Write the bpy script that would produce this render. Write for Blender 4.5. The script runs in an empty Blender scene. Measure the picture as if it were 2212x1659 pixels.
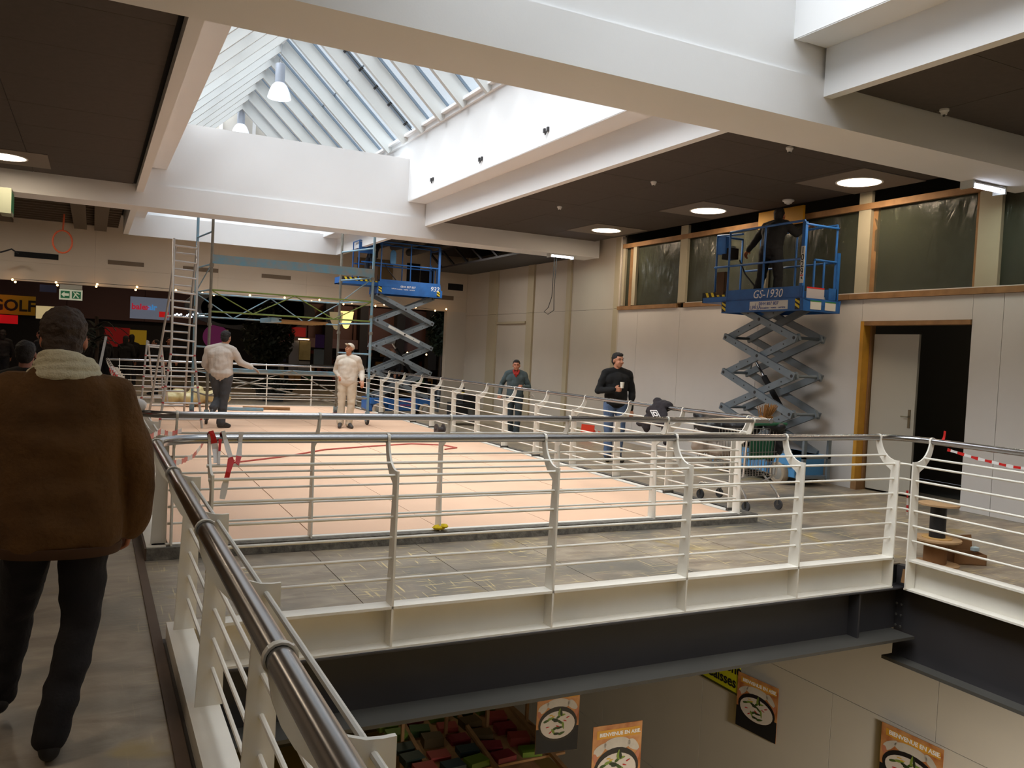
import bpy, bmesh, math, random
from mathutils import Vector, Matrix, noise
from math import sin, cos, pi, radians as R, sqrt
random.seed(7)
sc = bpy.context.scene
COL = sc.collection

# ------------------------------------------------------------------ camera, world, exposure
W_, H_, F_ = 2212, 1659, 1790.8
YAW, PITCH, ROLL = 0.4697, -.03563, .04886
CAM = Vector((0, 0, 1.65))
_f = Vector((sin(YAW)*cos(PITCH), cos(YAW)*cos(PITCH), sin(PITCH)))
_r = Vector((cos(YAW), -sin(YAW), 0)); _u = _r.cross(_f)
_r2 = cos(ROLL)*_r + sin(ROLL)*_u; _u2 = -sin(ROLL)*_r + cos(ROLL)*_u
cd = bpy.data.cameras.new('camera'); cam = bpy.data.objects.new('camera', cd); COL.objects.link(cam)
cd.sensor_width = 36; cd.lens = 36*F_/W_; cd.clip_end = 200; cd.clip_start = .05
m = Matrix((_r2, _u2, -_f)).transposed().to_4x4(); m.translation = CAM
cam.matrix_world = m; sc.camera = cam

def P(px, py, ax, v):
    "point seen at pixel px,py on the world plane axis ax = v"
    d = _f + _r2*((px-W_/2)/F_) - _u2*((py-H_/2)/F_)
    return CAM + d*((v-CAM[ax])/d[ax])

world = bpy.data.worlds.new('overcast_sky'); sc.world = world; world.use_nodes = True
wn = world.node_tree; bg = wn.nodes['Background']
bg.inputs[0].default_value = (.80, .90, 1, 1); bg.inputs[1].default_value = .95
sun = bpy.data.lights.new('hazy_sun', 'SUN'); sun.energy = 16; sun.angle = R(80); sun.color = (.95, .98, 1)
so = bpy.data.objects.new('hazy_sun', sun); COL.objects.link(so)
so.rotation_euler = Vector((-.38, -.05, .92)).to_track_quat('Z', 'Y').to_euler()
sc.view_settings.view_transform = 'Standard'; sc.view_settings.look = 'None'
sc.view_settings.gamma = 1; sc.view_settings.exposure = 0.0
try: sc.view_settings.use_curve_mapping = False
except Exception: pass
cy = sc.cycles
cy.max_bounces = 9; cy.diffuse_bounces = 6; cy.glossy_bounces = 3; cy.transparent_max_bounces = 12; cy.transmission_bounces = 4
cy.use_denoising = True; cy.sample_clamp_indirect = 6; cy.caustics_reflective = False; cy.caustics_refractive = False

def area(name, loc, rot, sx, sy, power, col=(1, 1, 1), portal=False, spread=180):
    l = bpy.data.lights.new(name, 'AREA'); l.shape = 'RECTANGLE'; l.size = sx; l.size_y = sy
    l.energy = power; l.color = col; l.spread = R(spread)
    if portal: l.cycles.is_portal = True
    o = bpy.data.objects.new(name, l); COL.objects.link(o); o.location = loc; o.rotation_euler = rot
    return o
# sky portals just inside the three skylight shafts (they add no light of their own)
for y0, y1 in ((-1.5, 5.7), (6.5, 16.15), (16.85, 23.3)):
    area('sky_portal', (3.38, (y0+y1)/2, 5.95), (0, 0, 0), 4.5, y1-y0, 0, portal=True)
def spot(name, loc, power, col, angle=150, size=.25, blend=.6):
    l = bpy.data.lights.new(name, 'SPOT'); l.energy = power; l.color = col; l.spot_size = R(angle); l.spot_blend = blend
    l.shadow_soft_size = size
    o = bpy.data.objects.new(name, l); COL.objects.link(o); o.location = loc
    return o
def point(name, loc, power, col, size=.2):
    l = bpy.data.lights.new(name, 'POINT'); l.energy = power; l.color = col; l.shadow_soft_size = size
    o = bpy.data.objects.new(name, l); COL.objects.link(o); o.location = loc
    return o

# ------------------------------------------------------------------ materials
def lin(c):
    return tuple(((v/255)/12.92 if v/255 <= .04045 else (((v/255)+.055)/1.055)**2.4) for v in c)
MATS = {}
def mat(name, rgb, rough=.5, metal=0, nz=None, bump=None, emit=None, spec=None, alpha=None, trans=None):
    "nz=(scale, amount[, rgb2]) colour variation, bump=(scale, strength)"
    if name in MATS: return MATS[name]
    m = bpy.data.materials.new(name); m.use_nodes = True; nt = m.node_tree; b = nt.nodes['Principled BSDF']
    c = lin(rgb)+(1,)
    b.inputs['Base Color'].default_value = c; b.inputs['Roughness'].default_value = rough; b.inputs['Metallic'].default_value = metal
    if spec is not None: b.inputs['Specular IOR Level'].default_value = spec
    tc = nt.nodes.new('ShaderNodeTexCoord')
    if nz:
        n = nt.nodes.new('ShaderNodeTexNoise'); n.inputs['Scale'].default_value = nz[0]; n.inputs['Detail'].default_value = 5
        nt.links.new(tc.outputs['Object'], n.inputs['Vector'])
        mx = nt.nodes.new('ShaderNodeMix'); mx.data_type = 'RGBA'
        r = nt.nodes.new('ShaderNodeMapRange'); r.inputs[1].default_value = .3; r.inputs[2].default_value = .7
        nt.links.new(n.outputs['Fac'], r.inputs[0]); nt.links.new(r.outputs[0], mx.inputs[0])
        c2 = lin(nz[2])+(1,) if len(nz) > 2 else tuple(v*(1-nz[1]) for v in c[:3])+(1,)
        mx.inputs[6].default_value = c; mx.inputs[7].default_value = c2
        nt.links.new(mx.outputs[2], b.inputs['Base Color'])
    if bump:
        n2 = nt.nodes.new('ShaderNodeTexNoise'); n2.inputs['Scale'].default_value = bump[0]; n2.inputs['Detail'].default_value = 4
        nt.links.new(tc.outputs['Object'], n2.inputs['Vector'])
        bp = nt.nodes.new('ShaderNodeBump'); bp.inputs['Strength'].default_value = bump[1]; bp.inputs['Distance'].default_value = .02
        nt.links.new(n2.outputs['Fac'], bp.inputs['Height']); nt.links.new(bp.outputs[0], b.inputs['Normal'])
    if emit:
        b.inputs['Emission Color'].default_value = lin(emit[0])+(1,); b.inputs['Emission Strength'].default_value = emit[1]
    MATS[name] = m
    return m

m_white = mat('white_plaster', (232, 233, 234), .8, nz=(.7, .05), bump=(60, .03))
m_rail = mat('white_painted_steel', (232, 228, 218), .38, nz=(3, .08), bump=(40, .02))
m_steel = mat('brushed_stainless', (166, 166, 168), .25, 1)
m_dark = mat('anthracite_steel', (58, 56, 58), .55, nz=(1.5, .2), bump=(30, .04))
m_flange = mat('grey_primer_steel', (74, 72, 67), .5, nz=(2, .15))
m_ceil = mat('dark_ceiling_panel', (76, 68, 62), .9, nz=(12, .12), bump=(120, .05))
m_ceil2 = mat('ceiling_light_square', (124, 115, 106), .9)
m_gap = mat('dark_recess', (18, 16, 15), .9)
m_board = mat('white_wall_board', (206, 202, 198), .75, nz=(1.2, .06), bump=(80, .02))
m_beige = mat('beige_cladding', (196, 187, 174), .7, nz=(.8, .08))
m_beige2 = mat('beige_trim', (184, 172, 146), .7, nz=(2, .08))
m_ply = mat('orange_hardboard', (226, 188, 158), .62, nz=(.9, .1, (214, 178, 150)), bump=(25, .03))
m_wood = mat('raw_timber', (150, 112, 72), .75, nz=(6, .3), bump=(50, .1))
m_ywood = mat('yellow_formwork_timber', (206, 150, 48), .6, nz=(4, .25))
m_fascia = mat('cream_fascia', (206, 192, 172), .8, nz=(.6, .1))
m_black = mat('black_matte', (14, 13, 14), .85)
m_conc = mat('broken_concrete', (128, 124, 116), .95, nz=(18, .55), bump=(30, .6))
m_wood_int = mat('stained_curb', (86, 66, 50), .7, nz=(5, .3))

def floor_mat():
    m = bpy.data.materials.new('dusty_stone_floor'); m.use_nodes = True; nt = m.node_tree; b = nt.nodes['Principled BSDF']
    tc = nt.nodes.new('ShaderNodeTexCoord'); L = nt.links.new
    def noise_(scale, det=6, dist=0, vec=None):
        n = nt.nodes.new('ShaderNodeTexNoise'); n.inputs['Scale'].default_value = scale; n.inputs['Detail'].default_value = det
        n.inputs['Distortion'].default_value = dist; L(vec or tc.outputs['Object'], n.inputs['Vector']); return n.outputs['Fac']
    def ramp(fac, a, bb):
        r = nt.nodes.new('ShaderNodeMapRange'); r.inputs[1].default_value = a; r.inputs[2].default_value = bb; L(fac, r.inputs[0]); return r.outputs[0]
    def mix(fac, c1, c2):
        x = nt.nodes.new('ShaderNodeMix'); x.data_type = 'RGBA'; L(fac, x.inputs[0])
        for i, c in ((6, c1), (7, c2)):
            if isinstance(c, tuple): x.inputs[i].default_value = lin(c)+(1,)
            else: L(c, x.inputs[i])
        return x.outputs[2]
    mp = nt.nodes.new('ShaderNodeMapping'); mp.inputs['Scale'].default_value = (1, 2.2, 1); L(tc.outputs['Object'], mp.inputs[0])
    c = mix(ramp(noise_(2.6, 9, .8, mp.outputs[0]), .35, .68), (126, 113, 98), (162, 149, 130))
    c = mix(ramp(noise_(.55, 4), .45, .65), c, (136, 126, 112))
    c = mix(ramp(noise_(.8, 6, .6), .52, .64), c, (108, 104, 96))
    c = mix(ramp(noise_(1.1, 3, 1.5), .62, .72), c, (146, 128, 88))
    # thin adhesive scratches left by the old covering
    def scratch(sx, sy, rot, th, c):
        mq = nt.nodes.new('ShaderNodeMapping'); mq.inputs['Scale'].default_value = (sx, sy, 1); mq.inputs['Rotation'].default_value = (0, 0, rot)
        L(tc.outputs['Object'], mq.inputs[0])
        a = ramp(noise_(3.0, 3, .5, mq.outputs[0]), th, th+.05); mm = nt.nodes.new('ShaderNodeMath'); mm.operation = 'MULTIPLY'
        L(a, mm.inputs[0]); L(ramp(noise_(1.1, 3), .38, .55), mm.inputs[1])
        sx_ = nt.nodes.new('ShaderNodeSeparateXYZ'); L(tc.outputs['Object'], sx_.inputs[0])
        m2 = nt.nodes.new('ShaderNodeMath'); m2.operation = 'MULTIPLY'; L(mm.outputs[0], m2.inputs[0]); L(ramp(sx_.outputs['X'], .1, .9), m2.inputs[1])
        return mix(m2.outputs[0], c, (214, 194, 140))
    c = scratch(.9, 16, .5, .62, c); c = scratch(14, .8, .35, .64, c); c = scratch(.8, 13, -.25, .64, c)
    L(c, b.inputs['Base Color'])
    r = nt.nodes.new('ShaderNodeMapRange'); r.inputs[3].default_value = .3; r.inputs[4].default_value = .55; L(noise_(3), r.inputs[0]); L(r.outputs[0], b.inputs['Roughness'])
    bp = nt.nodes.new('ShaderNodeBump'); bp.inputs['Strength'].default_value = .12; bp.inputs['Distance'].default_value = .01
    L(noise_(35), bp.inputs['Height']); L(bp.outputs[0], b.inputs['Normal'])
    return m
m_floor = floor_mat()

def film_mat(name, tint, tr):
    m = bpy.data.materials.new(name); m.use_nodes = True; nt = m.node_tree; b = nt.nodes['Principled BSDF']; L = nt.links.new
    b.inputs['Base Color'].default_value = lin(tint)+(1,); b.inputs['Roughness'].default_value = .22
    tc = nt.nodes.new('ShaderNodeTexCoord'); mp = nt.nodes.new('ShaderNodeMapping'); mp.inputs['Scale'].default_value = (1, 2.2, .7); L(tc.outputs['Object'], mp.inputs[0])
    n = nt.nodes.new('ShaderNodeTexNoise'); n.inputs['Scale'].default_value = 2.6; n.inputs['Detail'].default_value = 5; n.inputs['Distortion'].default_value = 1.2; L(mp.outputs[0], n.inputs[0])
    bp = nt.nodes.new('ShaderNodeBump'); bp.inputs['Strength'].default_value = .7; bp.inputs['Distance'].default_value = .05; L(n.outputs['Fac'], bp.inputs['Height']); L(bp.outputs[0], b.inputs['Normal'])
    t = nt.nodes.new('ShaderNodeBsdfTransparent'); mx = nt.nodes.new('ShaderNodeMixShader'); mx.inputs[0].default_value = 1-tr
    L(t.outputs[0], mx.inputs[1]); L(b.outputs[0], mx.inputs[2]); L(mx.outputs[0], nt.nodes['Material Output'].inputs[0])
    return m
m_film = film_mat('plastic_sheeting', (80, 84, 70), .42)
m_glass = film_mat('roof_glass', (215, 228, 238), .86)

# ------------------------------------------------------------------ mesh collector
class MB:
    def __init__(s): s.v = []; s.f = []; s.sm = []
    def add(s, vs, fs, smooth=False):
        o = len(s.v); s.v += [tuple(v) for v in vs]; s.f += [tuple(i+o for i in f) for f in fs]; s.sm += [smooth]*len(fs); return s
    def box(s, x0, x1, y0, y1, z0, z1):
        vs = [(x, y, z) for x in (x0, x1) for y in (y0, y1) for z in (z0, z1)]
        return s.add(vs, [(0, 1, 3, 2), (4, 6, 7, 5), (0, 4, 5, 1), (2, 3, 7, 6), (0, 2, 6, 4), (1, 5, 7, 3)])
    def beam(s, a, b, w, h, up=(0, 0, 1)):
        a = Vector(a); b = Vector(b); d = (b-a).normalized(); up = Vector(up)
        if abs(d.dot(up)) > .98: up = Vector((1, 0, 0))
        x = d.cross(up).normalized()*(w/2); y = x.cross(d).normalized()*(h/2)
        vs = [p+i*x+j*y for p in (a, b) for i, j in ((-1, -1), (1, -1), (1, 1), (-1, 1))]
        return s.add(vs, [(3, 2, 1, 0), (4, 5, 6, 7), (0, 1, 5, 4), (1, 2, 6, 5), (2, 3, 7, 6), (3, 0, 4, 7)])
    def tube(s, pts, r, n=8):
        pts = [Vector(p) for p in pts]; rs = r if isinstance(r, (list, tuple)) else [r]*len(pts)
        vs = []; prev = None
        for i, p in enumerate(pts):
            d = ((pts[min(i+1, len(pts)-1)]-pts[max(i-1, 0)])).normalized()
            if prev is None:
                up = Vector((0, 0, 1)) if abs(d.z) < .9 else Vector((1, 0, 0))
                x = d.cross(up).normalized()
            else: x = (prev-d*prev.dot(d)).normalized()
            prev = x; y = d.cross(x)
            vs += [p+(x*cos(2*pi*k/n)+y*sin(2*pi*k/n))*rs[i] for k in range(n)]
        fs = [(i*n+k, i*n+(k+1) % n, (i+1)*n+(k+1) % n, (i+1)*n+k) for i in range(len(pts)-1) for k in range(n)]
        s.add(vs, fs, True); o = len(s.v)-len(vs)
        s.add(vs[:n], [tuple(range(n))[::-1]]); s.add(vs[-n:], [tuple(range(n))])
        return s
    def prism(s, poly, a0, a1, plane='YZ', org=(0, 0, 0)):
        "extrude a 2D polygon; plane YZ extrudes along X, XZ along Y, XY along Z"
        def q(u, v, w):
            t = {'YZ': (w, u, v), 'XZ': (u, w, v), 'XY': (u, v, w)}[plane]; return tuple(t[i]+org[i] for i in range(3))
        n = len(poly); vs = [q(u, v, a0) for u, v in poly]+[q(u, v, a1) for u, v in poly]
        return s.add(vs, [tuple(range(n))[::-1], tuple(range(n, 2*n))]+[(i, (i+1) % n, n+(i+1) % n, n+i) for i in range(n)])
    def lathe(s, prof, c, n=20, axis=2):
        vs = []
        for r, z in prof:
            for k in range(n):
                a = 2*pi*k/n; t = [r*cos(a), r*sin(a), z]
                if axis == 0: t = [z, r*cos(a), r*sin(a)]
                if axis == 1: t = [r*sin(a), z, r*cos(a)]
                vs.append((c[0]+t[0], c[1]+t[1], c[2]+t[2]))
        fs = [(i*n+k, i*n+(k+1) % n, (i+1)*n+(k+1) % n, (i+1)*n+k) for i in range(len(prof)-1) for k in range(n)]
        return s.add(vs, fs, True)
    def ell(s, c, r, n=12, mtx=None):
        vs = []; fs = []; c = Vector(c); r = (r, r, r) if not isinstance(r, (tuple, list)) else r
        for i in range(n//2+1):
            t = pi*i/(n//2)
            for k in range(n):
                a = 2*pi*k/n; v = Vector((r[0]*sin(t)*cos(a), r[1]*sin(t)*sin(a), r[2]*cos(t)))
                if mtx: v = mtx @ v
                vs.append(c+v)
        fs = [(i*n+k, (i+1)*n+k, (i+1)*n+(k+1) % n, i*n+(k+1) % n) for i in range(n//2) for k in range(n)]
        return s.add(vs, fs, True)
    def cap(s, a, ra, b, rb, n=12):
        "tapered capsule"
        a = Vector(a); b = Vector(b); d = (b-a); L = d.length or 1e-4; d = d/L
        pts = []; rs = []
        for k in range(4):
            t = pi/2*(1-k/4); pts.append(a-d*ra*sin(t)); rs.append(max(ra*cos(t), .001))
        pts += [a, b]; rs += [ra, rb]
        for k in range(1, 5):
            t = pi/2*k/4; pts.append(b+d*rb*sin(t)); rs.append(max(rb*cos(t), .001))
        return s.tube(pts, rs, n)
    def xf(s, M, i0=0):
        s.v = s.v[:i0]+[tuple(M @ Vector(v)) for v in s.v[i0:]]; return s
    def mesh(s, name, m, off=(0, 0, 0)):
        me = bpy.data.meshes.new(name); o = Vector(off)
        me.from_pydata([tuple(Vector(v)-o) for v in s.v], [], s.f)
        bm = bmesh.new(); bm.from_mesh(me); bmesh.ops.remove_doubles(bm, verts=bm.verts, dist=1e-6)
        bmesh.ops.recalc_face_normals(bm, faces=bm.faces); bm.to_mesh(me); bm.free()
        for p in me.polygons: p.use_smooth = True
        try: me.set_sharp_from_angle(angle=R(40))
        except Exception: pass
        if m: me.materials.append(m)
        return me
    def build(s, name, m, parent=None, world=True, bevel=0, **tags):
        off = wloc(parent) if (parent is not None and world) else (0, 0, 0)
        ob = bpy.data.objects.new(name, s.mesh(name, m, off)); COL.objects.link(ob)
        if parent is not None: ob.parent = parent
        if bevel:
            bv = ob.modifiers.new('bevel', 'BEVEL'); bv.width = bevel; bv.segments = 2; bv.limit_method = 'ANGLE'
        tag(ob, **tags); return ob
def wloc(o):
    v = Vector(o.location)
    while o.parent is not None: o = o.parent; v += Vector(o.location)
    return v
def tag(o, label=None, cat=None, group=None, kind=None):
    if label: o['label'] = label
    if cat: o['category'] = cat
    if group: o['group'] = group
    if kind: o['kind'] = kind
    return o
def empty(name, loc, label=None, cat=None, group=None, kind=None, rz=0):
    o = bpy.data.objects.new(name, None); COL.objects.link(o); o.location = loc; o.rotation_euler = (0, 0, rz)
    o.empty_display_size = .1
    return tag(o, label, cat, group, kind)
def struct(name, mb, m, **k): return mb.build(name, m, kind='structure', **k)
def inst(name, me, loc, parent, rot=(0, 0, 0), scale=None):
    "a further object on shared mesh data; loc in world space"
    ob = bpy.data.objects.new(name, me); COL.objects.link(ob)
    if parent is not None: ob.parent = parent; ob.location = Vector(loc)-wloc(parent)
    else: ob.location = loc
    ob.rotation_euler = rot
    if scale: ob.scale = scale
    return ob
TMP = bpy.data.scenes.new('tmp_eval')
def evalmesh(o):
    "evaluated mesh of a throw-away object, kept in its own small scene so that it is quick"
    TMP.collection.objects.link(o)
    vl = TMP.view_layers[0]; vl.update()
    me = bpy.data.meshes.new_from_object(o.evaluated_get(vl.depsgraph)); bpy.data.objects.remove(o); return me
def text(name, s, size, org, xd, yd, m, parent, ext=.0015, align='LEFT', shear=0, bold=0, world=True):
    c = bpy.data.curves.new(name, 'FONT'); c.body = s; c.size = size; c.extrude = ext; c.align_x = align; c.shear = shear; c.offset = bold
    c.resolution_u = 3
    me = evalmesh(bpy.data.objects.new('tmp_text', c))
    xd = Vector(xd).normalized(); yd = Vector(yd).normalized(); zd = xd.cross(yd)
    Mx = Matrix((xd, yd, zd)).transposed().to_4x4(); Mx.translation = Vector(org)-(wloc(parent) if (parent is not None and world) else Vector())
    me.transform(Mx); me.materials.clear(); me.materials.append(m); me.name = name
    ob = bpy.data.objects.new(name, me); COL.objects.link(ob); ob.parent = parent
    return ob
ink = mat('black_ink', (18, 18, 22), .6); inkw = mat('white_ink', (225, 225, 225), .6); inkb = mat('blue_ink', (40, 70, 150), .6)
inkr = mat('red_ink', (190, 30, 30), .6)

# ------------------------------------------------------------------ the setting: floor
ZF = -.1                      # walkway level; the white ledges around the openings top out at z = 0
floor = empty('floor', (0, 0, ZF), kind='structure')
b = MB(); b.box(-7, .40, -3, 24.2, -.42, ZF).box(6.72, 11, -3, 24.2, -.42, ZF).box(-9, 15, 24.2, 46, -.42, ZF).box(.40, 6.72, 22.42, 24.2, -.42, ZF)
b.build('floor_slab', m_floor, floor)
b = MB(); b.box(.40, 6.72, 5.13, 6.98, -.42, ZF-.012); b.build('floor_bed', m_gap, floor)
xt = [.40, .75, 1.70, 2.65, 3.6, 4.55, 5.5, 6.45, 6.72]
for i in range(8):
    for j in range(2):
        y0 = 5.13+j*.925
        MB().box(xt[i]+.003, xt[i+1]-.003, y0+.001, y0+.924, ZF-.03, ZF+random.uniform(-.0012, .0006)).build('floor_tile', m_floor, floor)
# second opening, boarded over with hardboard sheets
board = empty('temporary_deck', (3.5, 14.6, -.02), 'orange hardboard sheets laid over the far floor opening inside the railing', 'temporary floor')
MB().box(.55, 6.5, 7.1, 22.25, -.2, -.016).build('substructure', m_gap, board)
xs = [.58, 1.75, 2.93, 4.11, 5.29, 6.44]; y = 7.13; k = 0
while y < 22.1:
    y1 = min(y+2.44, 22.2)
    for i in range(5):
        MB().box(xs[i]+.004, xs[i+1]-.004, y+.004, y1-.004, -.016, random.uniform(-.0015, .0015)).build('hardboard_sheet', m_ply, board)
    y = y1
# curbs and white edge beams round the openings
def edge(name, mb, m): return struct(name, mb, m)
c = MB()   # chipped concrete curb of the second opening
c.box(.42, 6.72, 6.98, 7.10, -.1, -.004).box(6.6, 6.72, 7.1, 22.42, -.1, -.004).box(.42, 6.6, 22.3, 22.42, -.1, -.004)
edge('curb_1', c, m_conc)
edge('curb_2', MB().box(.405, .42, 6.98, 22.42, -.1, -.002).box(.35, .405, -3, 24.2, -.1, -.085), m_wood_int)
edge('trim_1', MB().box(.46, 6.56, 7.06, 7.12, -.01, .004).box(.42, .56, 7.0, 22.4, -.1, .004).box(6.46, 6.56, 7.12, 22.3, -.01, .004).box(.5, 6.56, 22.24, 22.3, -.01, .004), m_rail)
edge('trim_2', MB().box(6.57, 6.6, 7.13, 22.2, -.01, .006), m_black)
# first opening: white I-beam fascias
def ibeam_x(y, x0, x1, s):      # along X, web set back by s*.1 from the opening face y
    b = MB(); y2 = y+s*.12
    a = sorted((y, y2)); b.box(x0, x1, a[0], a[1], -.018, 0).box(x0, x1, a[0], a[1], -.278, -.262)
    w = sorted((y+s*.105, y2)); b.box(x0, x1, w[0], w[1], -.262, -.018); return b
def ibeam_y(x, y0, y1, s):
    b = MB(); x2 = x+s*.12
    a = sorted((x, x2)); b.box(a[0], a[1], y0, y1, -.018, 0).box(a[0], a[1], y0, y1, -.278, -.262)
    w = sorted((x+s*.105, x2)); b.box(w[0], w[1], y0, y1, -.262, -.018); return b
struct('trim_3', ibeam_x(5.0, .56, 6.47, 1), m_rail)
struct('trim_4', ibeam_y(6.52, -3, 4.93, 1), m_rail)
struct('trim_5', MB().box(.425, .56, -3, 5.12, -.16, 0).box(.55, .56, -3, 5.0, -.28, -.16), m_rail)
struct('trim_6', MB().box(.56, 6.5, 5.12, 5.135, -.3, -.1).box(6.64, 6.72, -3, 5.1, -.3, -.1).box(.40, .425, -3, 5.13, -.2, -.1), m_dark)
def dark_beam(name, pts, lab):
    r = empty(name, pts[0], lab, 'steel beam')
    return r
d = dark_beam('steel_beam', (( 3.5, 5.1, -.7),), 'dark grey steel girder under the near cross walkway, its pale lower flange showing')
MB().box(.5, 6.9, 5.11, 5.14, -.69, -.285).build('web', m_dark, d)
MB().box(.5, 6.62, 4.86, 5.16, -.715, -.69).build('flange', m_flange, d)
MB().box(.5, 6.9, 4.99, 5.14, -.292, -.28).build('top_flange', m_dark, d)
MB().box(6.05, 6.07, 5.0, 5.12, -.69, -.29).build('stiffener', m_dark, d)
d = dark_beam('steel_beam', ((6.7, 2, -.9),), 'dark grey steel girder running towards the viewer under the right hand walkway')
MB().box(6.66, 6.70, -3, 5.11, -.93, -.285).build('web', m_dark, d)
MB().box(6.52, 6.80, -3, 5.11, -.96, -.93).build('flange', m_flange, d)
MB().box(6.60, 6.70, -3, 5.11, -.292, -.28).build('top_flange', m_dark, d)
bt = MB()
for yy in (5.02, 5.07):
    for zz in (-.45, -.55, -.65): bt.ell((6.5+.13, yy, zz), .012, 6)
bt.build('bolts', m_flange, d)['kind'] = 'stuff'
d = dark_beam('steel_beam', ((.5, 2, -.7),), 'dark grey steel girder under the left hand walkway beside the nearest railing')
MB().box(.42, .5, -3, 5.12, -.7, -.28).build('web', m_dark, d)
struct('trim_7', MB().box(.4, 6.9, 5.17, 5.3, -.6, -.42), m_dark)

# ------------------------------------------------------------------ lower storey seen through the opening
struct('floor_lower', MB().box(-6, 14, -6, 30, -6.2, -6.0), mat('lower_floor', (150, 122, 60), .5, nz=(1, .2)))
lw = empty('wall_lower', (8, 8, -6.0), kind='structure')
MB().box(8.02, 8.15, -6, 22, -6.0, -.42).build('wall_backing', m_gap, lw)
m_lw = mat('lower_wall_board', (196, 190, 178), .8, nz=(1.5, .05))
for zz0, zz1, ys in ((-2.2, -.42, (-3, .55, 3.05, 5.55, 8.1, 10.6, 13.1, 15.6)), (-4.7, -2.2, (-3, -.6, 1.9, 4.4, 6.9, 9.2, 11.7, 14.2, 15.6))):
    for i in range(len(ys)-1):
        MB().box(7.995, 8.02, ys[i]+.004, ys[i+1]-.004, zz0+.004, zz1-.004).build('wall_board', m_lw, lw)
        if zz0 < -4: MB().box(7.995, 8.02, ys[i]+.004, ys[i+1]-.004, -6.0, -4.704).build('wall_board', m_lw, lw)
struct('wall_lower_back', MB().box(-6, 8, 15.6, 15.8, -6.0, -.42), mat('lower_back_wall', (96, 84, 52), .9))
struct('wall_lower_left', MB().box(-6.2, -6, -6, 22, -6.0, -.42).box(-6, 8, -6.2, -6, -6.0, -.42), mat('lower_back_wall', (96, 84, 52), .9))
struct('ceiling_lower', MB().box(-6, .42, -6, 24, -.6, -.43).box(.42, 8, 5.3, 24, -.75, -.43).box(6.72, 11, -6, 5.3, -.45, -.43), m_dark)

# ------------------------------------------------------------------ ceiling: beams, coffers, dark panels
ZB = 3.95
struct('ceiling_beam', MB().box(-7, 10.15, 5.75, 6.48, ZB, 4.36).box(-7, 10.15, 5.78, 6.44, 4.36, 4.5).box(.9, 5.9, 5.78, 6.44, 4.5, 6.0).box(5.9, 10.1, 5.79, 6.43, 4.5, 4.9), m_white)
struct('ceiling_beam', MB().box(-7, 10.3, 16.2, 16.85, ZB, 4.36).box(-7, 10.3, 16.225, 16.82, 4.36, 4.5).box(1.0, 5.76, 16.225, 16.82, 4.5, 5.52).box(5.76, 10.3, 16.23, 16.8, 4.5, 5.0).box(-7, 1., 16.23, 16.8, 4.5, 5.0), m_white)
def coffer(y0, y1, far=False):
    b = MB()
    b.box(6.04, 6.15, y0, y1, 4.20, 4.65).box(5.66, 6.15, y0, y1, 4.65, 4.75)
    b.box(.61, .73, y0, y1, 4.20, 4.65).box(.61, 1.10, y0, y1, 4.65, 4.75)
    if far: b.box(.61, 6.15, y1-.1, y1, 4.20, 4.65).box(.61, 6.15, y1-.1, y1+.4, 4.65, 4.75)
    struct('ceiling_coffer', b, m_white)
struct('wall_shaft', MB().box(5.655, 5.8, -3, 23.7, 4.66, 5.9).box(.96, 1.105, -3, 23.7, 4.66, 5.9).box(.96, 5.8, 23.6, 23.75, 4.66, 5.9), m_white)
coffer(-3, 5.75); coffer(6.48, 16.2); coffer(16.85, 23.3, True)
# thin grey cornice where the shaft meets the roof
struct('trim_8', MB().box(5.60, 5.80, -3, 23.6, 5.87, 5.95).box(.96, 1.16, -3, 23.6, 5.87, 5.95).box(5.52, 5.8, -3, 23.6, 5.95, 6.0).box(.96, 1.24, -3, 23.6, 5.95, 6.0), m_white)

ceil = empty('ceiling', (0, 0, 4.3), kind='structure')
MB().box(6.15, 10.15, -3, 16.2, 4.33, 4.4).box(-7, .61, -3, 16.2, 4.33, 4.4).build('ceiling_backing', m_gap, ceil)
pm = {}
def panels(x0, x1, nx, y0, y1, ny):
    w = (x1-x0)/nx; h = (y1-y0)/ny; key = (round(w, 3), round(h, 3))
    if key not in pm: pm[key] = MB().box(-w/2+.004, w/2-.004, -h/2+.003, h/2-.003, 0, .03).mesh('ceiling_panel', m_ceil)
    for i in range(nx):
        for j in range(ny): inst('ceiling_panel', pm[key], (x0+(i+.5)*w, y0+(j+.5)*h, 4.30+random.uniform(0, .002)), ceil)
panels(6.2, 10.1, 3, 6.55, 16.1, 8)
panels(-7, .56, 5, 6.55, 16.1, 8)
panels(6.2, 10.1, 3, -2.6, 5.7, 7)
panels(-7, .56, 5, -2.6, 5.7, 7)
struct('roof_slab', MB().box(5.8, 15, -3.2, 24, 5.87, 6.0).box(-9, .96, -3.2, 24, 5.87, 6.0), m_gap)
# unfinished ceiling over the far end: open slats on the left, ducts and joists on the right
ul = empty('ceiling_open', (0, 20, 4.6), kind='structure')
MB().box(-9, .61, 16.85, 23.9, 4.75, 4.85).box(6.15, 11, 16.85, 23.9, 5.1, 5.2).build('soffit', m_gap, ul)
m_slat = mat('dusty_ceiling_slat', (92, 80, 66), .9)
sl = MB().box(-3.2, 3.2, -.04, .04, 0, .05).mesh('ceiling_slat', m_slat)
for k in range(16): inst('ceiling_slat', sl, (-2.7, 17.1+k*.42, 4.36), ul)
sl2 = MB().box(-1.7, 1.7, -.04, .04, 0, .05).mesh('ceiling_slat', m_slat)
for k in range(10): inst('ceiling_slat', sl2, (8.66, 17.2+k*.62, 4.75), ul)
for x in (-1.95, -.35, .1): MB().box(x-.14, x+.14, 16.9, 23.8, 4.28, 4.36).build('ceiling_channel', m_slat, ul)
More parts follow.
